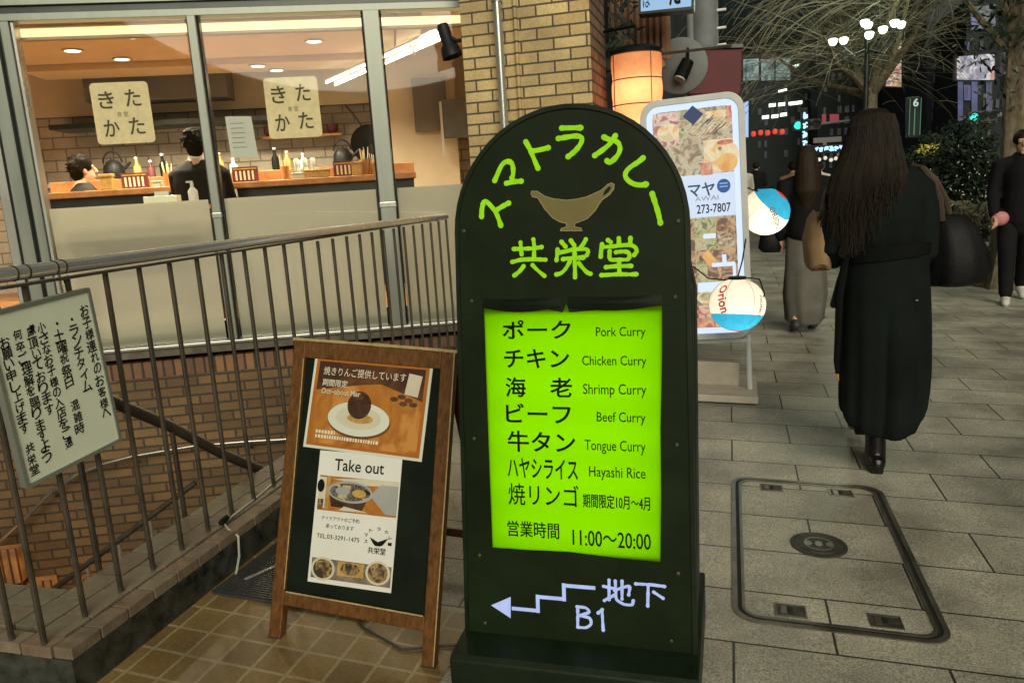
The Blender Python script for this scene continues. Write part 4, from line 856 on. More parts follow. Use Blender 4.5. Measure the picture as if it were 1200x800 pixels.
m = MB(); m.tube(P, .0045, 'grey_cable', 6); m.build('wire', t, True)
m = MB(); m.tube([(-1.885, 2.40, .232), (-1.868, 2.345, .238)], .012, 'ink', 8, dome=True); m.build('taped_joint', t, True)
t = thing('silver_strip', 'thin bare metal strip lying across the black rubber mat', 'metal strip', (-1.6, 2.5, .07))
m = MB(); q0 = Vector((-1.70, 2.22, gz(-1.7) + .02)); q1 = Vector((-1.50, 2.62, gz(-1.5) + .024)); fr = Fr(q0, q1 - q0, (-1, .4, 0)); m.prism([(0, 0), ((q1 - q0).length, 0), ((q1 - q0).length, .012), (0, .012)], fr, 0, .004, 'metal'); m.build('strip', t)

GF = Fr((0, 0, 0), (1, 0, -.036), (0, 1, 0))
t = thing('access_cover', 'large rounded metal-edged access cover set in the grey paving', 'access cover', (.33, 3.0, gz(.33)))
m = MB(); o1 = rounded(.0, .655, 2.375, 3.64, .085, 8); 
ringpoly(m, o1, rounded(.018, .637, 2.393, 3.622, .070, 8), GF, -.002, .005, 'steel_strip'); ringpoly(m, rounded(.032, .623, 2.407, 3.608, .060, 8), rounded(.043, .612, 2.418, 3.597, .052, 8), GF, -.002, .005, 'steel_strip'); m.build('frame', t)
m = MB(); ringpoly(m, rounded(.0175, .6375, 2.3925, 3.6225, .070, 8), rounded(.0325, .6225, 2.4075, 3.6075, .060, 8), GF, -.002, .0015, 'deep'); m.build('gap', t)
for u, v in ((.178, 3.535), (.474, 3.535), (.186, 2.475), (.474, 2.475)):
    m = MB(); ringpoly(m, [(u + .05, v + .038), (u - .05, v + .038), (u - .05, v - .038), (u + .05, v - .038)], [(u + .044, v + .032), (u - .044, v + .032), (u - .044, v - .032), (u + .044, v - .032)], GF, -.001, .004, 'steel_strip')
    m.flat([(u - .044, v - .032), (u + .044, v - .032), (u + .044, v + .032), (u - .044, v + .032)], GF, .002, 'iron'); m.box((u, v, .004), (.014, .03, .004), 'deep', fr=GF); m.box((u - .022, v, .0035), (.02, .05, .002), 'steel_strip', fr=GF); m.build('lifting_pocket', t)
m = MB(); GM = Matrix((GF.u, GF.v, GF.n)).transposed(); m.lathe([(.104, .0), (.104, .006), (.094, .007), (.092, .0045), (.080, .0045), (.078, .0065), (.0, .0065)][::1], GF.p(.325, 2.985, 0), 'iron', 40, rot=GM); m.build('round_cap', t)
m = MB(); CF = Fr(GF.p(.325, 2.985, .0078), GF.u, GF.v)
for a in range(3): m.ellipse(CF, (-.04 + .04 * a, 0), .014, .022, .0 + .0001 * a, 'steel_strip', 14)
ringpoly(m, [(.055 * math.cos(k * .2618), .055 * math.sin(k * .2618)) for k in range(24)], [(.050 * math.cos(k * .2618), .050 * math.sin(k * .2618)) for k in range(24)], CF, -.001, .001, 'steel_strip'); m.build('emblem', t)

# ------------------------------------------------------------------ restaurant light board with ball lanterns
t = BT = thing('restaurant_light_board', 'tall rounded illuminated board of food photos on a pale base slab', 'light board', (-.2, 5.1, 0))
c2, s2 = math.cos(R(2)), math.sin(R(2)); BF = Fr((.1, 5.0, 0), (c2, 0, s2), (-s2, 0, c2))
out = rounded(-.568, .05, .40, 1.90, .105, 8); inn = rounded(-.53, .012, .438, 1.862, .075, 8); in2 = rounded(-.495, -.023, .475, 1.825, .045, 8)
m = MB(); m.prism(out, BF, -.17, -.012, 'white_plastic'); m.build('cabinet', t, bevel=.01)
m = MB(); ringpoly(m, out, inn, BF, -.012, .012, 'white_plastic'); m.build('bezel', t, bevel=.004)
m = MB(); m.flat(inn, BF, -.006, 'e_frame'); m.build('lit_border', t)
m = MB(); rr = random.Random(2)
def Q(a, b, c, d, w, mt): m.flat([(a, c), (b, c), (b, d), (a, d)], BF, w, mt)
m.flat(in2, BF, .0, 'f_beige')
Q(-.49, -.34, 1.62, 1.82, .002, 'f_pink'); Q(-.34, -.19, 1.44, 1.62, .002, 'f_beige'); m.ellipse(BF, (-.40, 1.70), .07, .055, .004, 'f_broth', 20)
m.flat([(-.312, 1.788), (-.25, 1.845), (-.189, 1.788), (-.25, 1.73)], BF, .004, 'e_navy'); Q(-.18, -.055, 1.76, 1.80, .004, 'f_broth'); Q(-.06, -.026, 1.72, 1.82, .004, 'f_red')
for k in range(26):
    a = rr.uniform(-.30, -.06); b = rr.uniform(1.645, 1.745); L = rr.uniform(.03, .06); m.flat([(a, b), (a + .009, b), (a + .009 + L * .8, b + L * .7), (a + L * .8, b + L * .7)], BF, .004 + .0001 * k, rr.choice(['f_green', 'e_dim', 'f_broth']))
m.ellipse(BF, (-.32, 1.69), .02, .03, .0075, 'f_green', 12)
Q(-.197, -.024, 1.436, 1.632, .003, 'f_broth'); m.ellipse(BF, (-.075, 1.535), .085, .085, .005, 'f_broth', 26); m.ellipse(BF, (-.06, 1.49), .06, .055, .006, 'f_orange', 22); m.ellipse(BF, (-.07, 1.61), .05, .015, .006, 'f_red', 14); m.ellipse(BF, (-.10, 1.575), .014, .011, .0065, 'f_brown', 12); Q(-.22, -.15, 1.425, 1.50, .0055, 'f_red')
Q(-.49, -.024, 1.172, 1.432, .004, 'e_blue_white')
Q(-.27, -.15, .97, 1.165, .002, 'f_green'); Q(-.146, -.024, .97, 1.165, .002, 'f_brown'); Q(-.223, -.147, 1.04, 1.068, .004, 'e_frame'); m.ellipse(BF, (-.085, 1.05), .055, .03, .004, 'f_beige', 20); m.ellipse(BF, (-.08, 1.055), .045, .022, .0045, 'f_brown', 18); Q(-.14, -.03, .985, 1.015, .0045, 'f_beige')
Q(-.27, -.024, .78, .968, .002, 'f_brown'); m.flat([(-.24, .93), (-.20, .97), (-.15, .90), (-.19, .86)], BF, .004, 'f_orange'); Q(-.27, -.21, .78, .90, .003, 'f_green'); Q(-.18, -.038, .86, .885, .006, 'e_frame'); Q(-.115, -.09, .86, .935, .0062, 'e_frame'); Q(-.055, -.036, .78, .87, .0064, 'e_frame')
Q(-.27, -.024, .63, .778, .002, 'f_green'); m.ellipse(BF, (-.22, .67), .06, .04, .004, 'f_broth', 20); m.ellipse(BF, (-.22, .675), .045, .026, .0045, 'f_green', 20); Q(-.27, -.024, .705, .765, .003, 'e_frame')
Q(-.27, -.10, .545, .62, .003, 'f_pink'); m.ellipse(BF, (-.235, .585), .05, .024, .005, 'f_red', 18); Q(-.29, -.18, .478, .54, .003, 'f_red'); Q(-.175, -.03, .478, .54, .003, 'f_orange')
Q(-.49, -.275, .478, 1.165, .001, 'f_brown'); m.build('food_pictures', t)
m = MB(); m.text('マヤ', BF, -.300, -.140, 1.300, 1.383, .006, 'blue_ink', .02); m.text('AWAI', BF, -.262, -.122, 1.272, 1.300, .006, 'p_grey', .0); m.text('273-7807', BF, -.255, -.052, 1.195, 1.250, .006, 'ink', .012); m.ellipse(BF, (-.088, 1.352), .040, .042, .006, 'e_circle', 26)
for k, v in enumerate((1.364, 1.345)): m.flat([(-.112, v), (-.064, v), (-.064, v + .006), (-.112, v + .006)], BF, .0066, 'e_lightblue')
m.build('lettering', t)
for u in (.02, -.54):
    m = MB(); lo = BF.p(u, .045, -.06); hi = BF.p(u, .41, -.06); m.tube([lo, hi], .018, 'white_plastic', 8); m.build('post', t)
m = MB(); m.box((-.26, .376, -.06), (.60, .022, .03), 'white_plastic', fr=BF); m.build('crossbar', t)
m = MB(); m.prism([(-.60, 4.862), (.163, 4.862), (.163, 5.42), (-.60, 5.42)], Fr((0, 0, .012), (1, 0, -.036), (0, 1, 0)), 0, .045, 'base_board'); m.build('base_slab', t, bevel=.006)
m = MB(); m.prism([(-.60, 5.12), (.05, 5.12), (.05, 5.17), (-.60, 5.17)], Fr((0, 0, .012), (1, 0, -.036), (0, 1, 0)), .045, .20, 'base_board'); m.build('foot_board', t, bevel=.004)
m = MB()
for x in (-.55, .12):
    for y in (4.9, 5.36): m.box((x, y, gz(x) + .008), (.05, .05, .02), 'rubber')
m.build('feet', t)

def ball_lantern(c, r, rot, label, wires, txt_rot):
    t = thing('ball_lantern', label, 'lantern', c, group='white and blue ball lanterns hung on the light board')
    RM = rot; n, k = 36, 24
    
    mw = MB(); vs = []; 
    for i in range(k + 1):
        th = math.pi * i / k
        for j in range(n):
            a = 2 * math.pi * j / n; rr_ = r * (1 + .010 * math.cos(8 * a)); vs.append(Vector(c) + RM @ Vector((rr_ * math.sin(th) * math.cos(a), rr_ * math.sin(th) * math.sin(a), r * .97 * math.cos(th))))
    fp, fb, fr_ = [], [], []
    for i in range(k):
        for j in range(n):
            f = (i * n + j, (i + 1) * n + j, (i + 1) * n + (j + 1) % n, i * n + (j + 1) % n); a = (j + .5) / n * 360
            (fr_ if i >= 22 else fb if i >= 15 else fp).append(f)
    mw.add(vs, fp, 'shade_white'); mw.add(vs, fb, 'shade_blue'); mw.add(vs, fr_, 'shade_red'); mw.build('paper_shade', t, True); lamp('lantern_bulb', 'POINT', Vector(c) + Vector((.01, -.03, -.045)), 2.1, (1.0, .86, .66), t, shadow_soft_size=.03)
    m = MB()
    for j in range(0, n, 6):
        a = 2 * math.pi * (j + .5) / n; m.tube([Vector(c) + RM @ Vector(((r * 1.012) * math.sin(R(q)) * math.cos(a), (r * 1.012) * math.sin(R(q)) * math.sin(a), r * .982 * math.cos(R(q)))) for q in range(8, 120, 8)], .0012, 'seam', 5)
    m.build('seams', t)
    def wrap(mb, s, az, el, wdt, hgt, roll, mt, bold):
        vs, fs = glyphs(s, bold); xs = [q[0] for q in vs]; ys = [q[1] for q in vs]; ax, bx, ay, by = min(xs), max(xs), min(ys), max(ys); o = []
        for x, y in vs:
            x = ((x - ax) / (bx - ax) - .5) * wdt; y = ((y - ay) / (by - ay) - .5) * hgt
            x, y = x * math.cos(roll) - y * math.sin(roll), x * math.sin(roll) + y * math.cos(roll); A_, E_ = az + x / r, el + y / r
            o.append(Vector(c) + Vector((math.sin(A_) * math.cos(E_), -math.cos(A_) * math.cos(E_), math.sin(E_))) * (r * 1.028))
        mb.add(o, fs, mt)
    m = MB()
    for (s, az, el, wdt, hgt, roll, mt) in txt_rot: wrap(m, s, R(az), R(el), wdt, hgt, R(roll), mt, .025)
    m.build('lettering', t)
    m = MB()
    for wpath in wires: m.tube(wpath, .0045, 'ink', 6)
    m.build('wire', t, True); up = RM @ Vector((0, 0, 1)); m = MB(); m.lathe([(.05, 0), (.05, .012), (.0, .016)], Vector(c) + Vector((0, 0, r * .955)), 'ink', 16); m.build('top_cap', t)
    return t
lc = Vector((0.0398, 4.76, 0.6503)); top = lc + Vector((-.02, .02, .165))
ball_lantern(lc, .163, Matrix.Rotation(R(-12), 3, 'X') @ Matrix.Rotation(R(3), 3, 'Y'), 'nearer ball lantern with big red lettering, hanging low on the light board edge',
    [[(-0.2212, 4.9, 0.8725), (-0.1287, 4.85, 0.8022), (-0.0381, 4.8, 0.7958), (0.079, 4.75, 0.8143), (0.1644, 4.72, 0.8057), (0.1931, 4.72, 0.7146), (0.1797, 4.74, 0.6764)], [(0.093, 4.96, 1.023), (0.0721, 4.92, 0.8974), (0.0406, 4.78, 0.8014)]],
    [('Orion', -33, 22, .17, .062, -72, 'red_ink'), ('ORION', 52, 2, .12, .02, 76, 'e_brick')])
lc = Vector((0.231, 5.55, 1.153))
ball_lantern(lc, .160, Matrix.Rotation(R(15), 3, 'X') @ Matrix.Rotation(R(-138), 3, 'Y'), 'farther ball lantern with blue upper half, half hidden behind the light board',
    [[(0.0894, 5.3, 1.335), (0.1339, 5.4, 1.309), (0.1782, 5.45, 1.294)]], [('ORION', 22, -14, .16, .036, -66, 'e_brick')])

# ================================================================== INSIDE THE NOODLE SHOP
def paper_square(s0, s1, z0, z1, label):
    t = thing('paper_sign', label, 'paper sign', W((s0 + s1) / 2, .012, (z0 + z1) / 2), group='square paper signs behind the shop glass')
    m = MB(); m.prism(rounded(s0, s1, z0, z1, .028, 4), WF, -.014, -.010, 'washi'); sh = m.build('sheet', t)
    w_, h_ = s1 - s0, z1 - z0; m = MB(); X_ = lambda a: s0 + w_ * a; Y_ = lambda b: z0 + h_ * b
    for ch, a, b in (('き', .12, .58), ('た', .58, .60), ('か', .14, .12), ('た', .58, .14)): m.text(ch, WF, X_(a), X_(a + .27), Y_(b), Y_(b + .28), -.0085, 'brush_brown', .012)
    for ch, a, b in (('食', .40, .44), ('堂', .51, .44)): m.text(ch, WF, X_(a), X_(a + .085), Y_(b), Y_(b + .085), -.0085, 'brush_pale', .0)
    m.build('lettering', sh)
paper_square(-2.570, -2.200, 1.866, 2.264, 'square paper sign on the left pane above the seated man')
paper_square(-1.448, -1.086, 1.846, 2.252, 'square paper sign on the middle pane beside the white notice')
t = thing('white_notice', 'plain white paper notice stuck inside the middle shop pane', 'notice', W(-1.63, .012, 1.87))
m = MB(); m.prism([(-1.72, 1.735), (-1.54, 1.725), (-1.555, 2.005), (-1.728, 2.012)], WF, -.014, -.011, 'paper_white'); m.build('sheet', t)
m = MB(); rr = random.Random(9)
for k in range(6): z = 1.96 - .032 * k; m.flat([(-1.70, z), (-1.60 - rr.uniform(0, .03), z), (-1.60 - rr.uniform(0, .03), z + .005), (-1.70, z + .005)], WF, -.0098, 'brush_pale')
m.build('faint_lines', t)
def wb(mb, s0, s1, d0, d1, z0, z1, mt): mb.box(((s0 + s1) / 2, (z0 + z1) / 2, -(d0 + d1) / 2), (s1 - s0, z1 - z0, d1 - d0), mt, fr=WF)
for (s0, s1, lb) in ((-3.6, -2.02, 'long wooden eating counter behind the left shop pane'), (-1.98, -.42, 'long wooden eating counter behind the middle shop pane')):
    t = thing('counter', lb, 'counter', W((s0 + s1) / 2, 1.5, .6), group='eating counters in the noodle shop')
    m = MB(); wb(m, s0, s1, 1.28, 1.80, 1.55, 1.60, 'counter_wood'); m.build('counter_top', t, bevel=.005)
    m = MB(); wb(m, s0 + .02, s1 - .02, 1.36, 1.42, .62, 1.548, 'dark_frame'); m.build('front_panel', t)
    m = MB(); wb(m, s0, s1, 1.72, 1.80, 1.602, 1.70, 'counter_wood'); m.build('raised_shelf', t, bevel=.004)
t = thing('back_worktop', 'kitchen worktop along the rear of the noodle shop', 'worktop', W(-2, 2.9, .6)); m = MB(); wb(m, -4.2, -.7, 2.6, 3.2, .62, 1.68, 'grey_wall'); m.build('cabinet', t); m = MB(); wb(m, -4.2, -.7, 2.57, 3.2, 1.682, 1.72, 'metal'); m.build('top', t)
def on(s, d): return W(s, d, 1.602)
def menu_holder(s, label, d=1.5):
    t = thing('menu_holder', label, 'menu holder', on(s, d), group='dark menu holders on the shop counters'); m = MB()
    wb(m, s - .11, s + .11, d - .01, d + .01, 1.603, 1.735, 'maroon'); m.build('card', t); m = MB()
    for k in range(5): wb(m, s - .075 + .035 * k - .008, s - .075 + .035 * k + .008, d - .014, d - .0105, 1.62, 1.70, 'washi')
    wb(m, s - .10, s + .10, d - .014, d - .0105, 1.712, 1.722, 'p_glaze'); m.build('print', t)
menu_holder(-2.82, 'dark striped menu holder on the counter behind the left pane'); menu_holder(-1.90, 'dark striped menu holder right of the narrow mullion'); menu_holder(-1.03, 'dark striped menu holder near the wide mullion')
def cup(s, label, d=1.5, h=.19, name='chopstick_cup'):
    t = thing(name, label, 'cup', on(s, d), group='chopstick cups on the shop counters'); m = MB(); m.lathe([(.036, 0), (.04, h * .62), (.036, h * .62), (.03, .01)], on(s, d), 'counter_wood', 16); m.build('cup_body', t, True)
    m = MB(); r_ = random.Random(int(s * 100))
    for k in range(9): a = r_.uniform(0, 6.28); q = on(s, d) + Vector((.02 * math.cos(a), .02 * math.sin(a), .02)); m.tube([q, q + Vector((.02 * math.cos(a), .02 * math.sin(a), h * r_.uniform(.85, 1.05)))], .0035, 'washi', 5)
    m.build('chopsticks', t)
cup(-2.545, 'wooden chopstick cup next to the seated man'); cup(-1.56, 'wooden chopstick cup left of the white shakers'); cup(-.86, 'wooden chopstick cup beside the wide mullion', h=.22); cup(-.78, 'wooden chopstick cup pressed against the wide mullion', h=.17)
for k, lb in enumerate(('white-capped shaker, leftmost of the three on the counter', 'white-capped shaker, middle of the three on the counter', 'white-capped shaker, rightmost of the three on the counter')):
    s = -1.46 + .072 * k; t = thing('shaker', lb, 'shaker', on(s, 1.55), group='white-capped shakers on the shop counter'); m = MB(); m.lathe([(.026, 0), (.028, .08), (.02, .11)], on(s, 1.55), 'paper', 14); m.build('jar', t, True); m = MB(); m.lathe([(.022, .111), (.023, .17), (.017, .18)], on(s, 1.55), 'paper_white', 14); m.build('cap', t, True)
for s, w_, h_, mt, lb in ((-1.28, .22, .07, 'p_glaze', 'low amber tray behind the glass, right of the shakers'), (-1.44, .12, .05, 'paper', 'small pale packet in front of the shakers'), (-2.62, .07, .05, 'paper', 'small pale dish left of the chopstick cup'), (-3.02, .10, .13, 'p_glaze', 'tan card box left of the striped menu holder'), (-.93, .09, .12, 'p_glaze', 'tan card box near the wide mullion')):
    t = thing('counter_box', lb, 'box', on(s, 1.42), group='small boxes on the shop counters'); m = MB(); wb(m, s - w_ / 2, s + w_ / 2, 1.38, 1.46, 1.603, 1.603 + h_ * .8, mt); m.build('box_body', t, bevel=.006); m = MB(); wb(m, s - w_ / 2 - .004, s + w_ / 2 + .004, 1.376, 1.464, 1.604 + h_ * .8, 1.604 + h_, mt); m.build('lid', t, bevel=.004)
# ledge right behind the glass with a bottle and a box
t = thing('window_ledge', 'narrow shelf just behind the frosted pane', 'shelf', W(-2.2, .3, 1.4)); m = MB(); wb(m, -2.9, -1.9, .16, .40, 1.40, 1.43, 'counter_wood'); m.build('board', t)
for s in (-2.85, -1.95): m = MB(); wb(m, s - .015, s + .015, .18, .38, .6, 1.398, 'dark_frame'); m.build('leg', t)
t = thing('soap_bottle', 'clear pump bottle on the ledge in front of the seated man', 'bottle', W(-2.07, .28, 1.43)); m = MB(); m.lathe([(.030, 0), (.034, .02), (.034, .10), (.014, .125)], W(-2.07, .28, 1.431), 'paper_white', 16); m.build('bottle_body', t, True); m = MB(); m.lathe([(.012, .126), (.012, .16)], W(-2.07, .28, 1.431), 'paper_white', 10); m.box(W(-2.085, .28, 1.597), (.05, .014, .012), 'paper_white'); m.build('pump', t)
t = thing('tissue_box', 'pale green tissue box on the ledge left of the pump bottle', 'tissue box', W(-2.28, .28, 1.43)); m = MB(); wb(m, -2.40, -2.17, .22, .34, 1.431, 1.51, 'whiteboard'); m.build('carton', t, bevel=.004); m = MB(); wb(m, -2.33, -2.24, .26, .30, 1.511, 1.54, 'paper_white'); m.build('tissue', t)
def kettle(s, d, label):
    t = thing('kettle', label, 'kettle', W(s, d, 1.722), group='black kettles on the kitchen worktop'); m = MB(); m.lathe([(.09, 0), (.105, .05), (.095, .14), (.06, .19), (.02, .21), (.015, .235)], W(s, d, 1.722), 'black', 20); m.build('kettle_body', t, True)
    m = MB(); c = W(s, d, 1.90); m.tube([c + WF.u * (.09 * math.cos(a)) + Vector((0, 0, .11 * math.sin(a))) for a in [math.pi * k / 10 for k in range(11)]], .009, 'black', 8); m.build('handle', t, True)
    m = MB(); c = W(s, d, 1.82); m.tube([c + WF.u * .08, c + WF.u * .14 + Vector((0, 0, .05)), c + WF.u * .17 + Vector((0, 0, .08))], [.02, .014, .011], 'black', 8); m.build('spout', t, True)
kettle(-3.40, 2.8, 'black kettle behind the counter, below the left paper square'); kettle(-1.12, 2.8, 'black kettle behind the counter, near the wide mullion')
t = thing('wok', 'large dark wok hanging on the rear wall beside the wide mullion', 'wok', W(-.86, 3.3, 2.0)); m = MB(); RW = Matrix((WF.u, WF.v, WF.n)).transposed(); m.lathe([(0, 0), (.10, .015), (.17, .05), (.205, .10), (.20, .10), (.16, .06), (.0, .012)], W(-.84, 3.25, 1.98), 'black', 28, rot=RW); m.build('pan', t, True); m = MB(); m.tube([W(-.90, 3.2, 2.16), W(-1.0, 3.2, 2.32), W(-1.06, 3.2, 2.40)], .013, 'dark_metal', 8); m.build('handle', t, True)
t = thing('wall_monitor', 'grey panel mounted on the shop wall next to the pillar', 'panel', W(.12, 2.95, 2.2)); m = MB(); wb(m, -.03, .32, 2.93, 2.98, 1.98, 2.38, 'grey_panel'); m.build('screen', t, bevel=.004); m = MB(); wb(m, -.06, -.035, 2.92, 2.98, 1.8, 2.36, 'paper_white'); m.build('side_strip', t)

for k, (sx, hh, mt) in enumerate(((-3.15, .20, 'p_glaze'), (-3.02, .16, 'maroon'), (-2.90, .22, 'ink'), (-2.35, .20, 'p_glaze'), (-2.22, .14, 'paper'), (-1.80, .22, 'ink'), (-1.68, .18, 'p_glaze'), (-1.52, .15, 'paper'))):
    t = thing('kitchen_bottle', ('amber bottle left end of the rear worktop', 'short red jar beside the left kettle', 'tall dark bottle right of the left kettle', 'amber bottle behind the seated man in the suit', 'pale squat jar behind the seated man in the suit', 'tall dark bottle below the white notice', 'amber bottle just right of the white notice', 'pale squat jar between the shakers and the white notice')[k], 'bottle', W(sx, 2.72, 1.722), group='bottles and jars on the rear worktop')
    m = MB(); m.lathe([(.036, 0), (.038, hh * .6), (.016, hh * .78), (.014, hh)], W(sx, 2.72, 1.722), mt, 14); m.build('glass_body', t, True); m = MB(); m.lathe([(.017, hh), (.017, hh + .02), (0, hh + .022)], W(sx, 2.72, 1.722), 'paper_white', 10); m.build('cap', t)
t = thing('wall_shelf', 'narrow wall shelf with stacked bowls high on the tiled rear wall', 'shelf', W(-1.6, 3.45, 2.12)); m = MB(); wb(m, -2.0, -1.15, 3.36, 3.58, 2.10, 2.125, 'counter_wood'); m.build('board', t)
for k in range(5):
    sx = -1.92 + .17 * k; t = thing('bowl_stack', 'stack of pale noodle bowls on the wall shelf, ' + ('leftmost', 'second from left', 'in the middle', 'second from right', 'rightmost')[k], 'bowls', W(sx, 3.46, 2.126), group='stacks of bowls on the wall shelf')
    m = MB()
    for j in range(3 + k % 2): m.lathe([(.03, .025 * j), (.065, .035 + .025 * j), (.07, .055 + .025 * j), (.06, .05 + .025 * j), (0, .03 + .025 * j)], W(sx, 3.46, 2.128), 'paper' if k % 2 else 'maroon', 16)
    m.build('bowls', t, True)

# ================================================================== PEOPLE
def hand(mb, wrist, fwd, side, m, curl=.5, s=1.0):
    """palm, four bent fingers of different lengths and a thumb leaving the side of the palm"""
    f = Vector(fwd).normalized(); sd = Vector(side); sd = (sd - f * f.dot(sd)).normalized(); up = f.cross(sd)
    w = Vector(wrist); p = w + f * .085 * s
    mb.tube([w - f * .01, w + f * .03 * s, p], [.022 * s, .032 * s, .034 * s], m, 10, dome=True)
    for k, (o, L) in enumerate(((-.027, .062), (-.009, .072), (.009, .068), (.026, .052))):
        b = p - f * .01 + sd * o * s; a = b + f * L * .45 * s; c = a + (f * math.cos(curl) - up * math.sin(curl)) * L * .35 * s; d = c + (f * math.cos(2 * curl) - up * math.sin(2 * curl)) * L * .3 * s
        mb.tube([b, a, c, d], [.0095 * s, .009 * s, .0085 * s, .0075 * s], m, 8, dome=True)
    b = w + f * .03 * s - sd * .028 * s; a = b + (f * .7 - sd * .7) * .035 * s; mb.tube([b, a, a + (f * .95 - sd * .2) * .03 * s], [.012 * s, .0105 * s, .009 * s], m, 8, dome=True)
def headmesh(mb, c, m, h=.225, yaw=0.0):
    """skull, jaw, nose, brow, mouth, ears; face towards +Y turned by yaw"""
    q = Matrix.Rotation(yaw, 3, 'Z'); k = h / .225
    def P(x, y, z): return Vector(c) + q @ Vector((x * k, y * k, z * k))
    mb.ball(P(0, -.012, .025), (.073 * k, .092 * k, .088 * k), m, 20, 14); mb.ball(P(0, .018, -.045), (.056 * k, .066 * k, .068 * k), m, 18, 12)
    mb.tube([P(0, .078, .018), P(0, .098, -.022)], [.010 * k, .015 * k], m, 8, dome=True)
    mb.ball(P(0, .072, -.062), (.026 * k, .014 * k, .010 * k), m, 12, 8); mb.ball(P(0, .062, -.098), (.024 * k, .018 * k, .016 * k), m, 12, 8)
    for s_ in (-1, 1): mb.ball(P(.074 * s_, -.005, -.012), (.010 * k, .020 * k, .032 * k), m, 10, 8); mb.ball(P(.030 * s_, .066, .022), (.024 * k, .014 * k, .010 * k), m, 10, 8)
def eyes(parent, c, h, yaw):
    q = Matrix.Rotation(yaw, 3, 'Z'); k = h / .225; m = MB()
    for s_ in (-1, 1): m.ball(Vector(c) + q @ Vector((.030 * k * s_, .074 * k, .004 * k)), (.013 * k, .008 * k, .006 * k), 'eye_white', 10, 8); m.ball(Vector(c) + q @ Vector((.030 * k * s_, .081 * k, .004 * k)), .0052 * k, 'ink', 8, 6)
    m.build('eyes', parent, True)

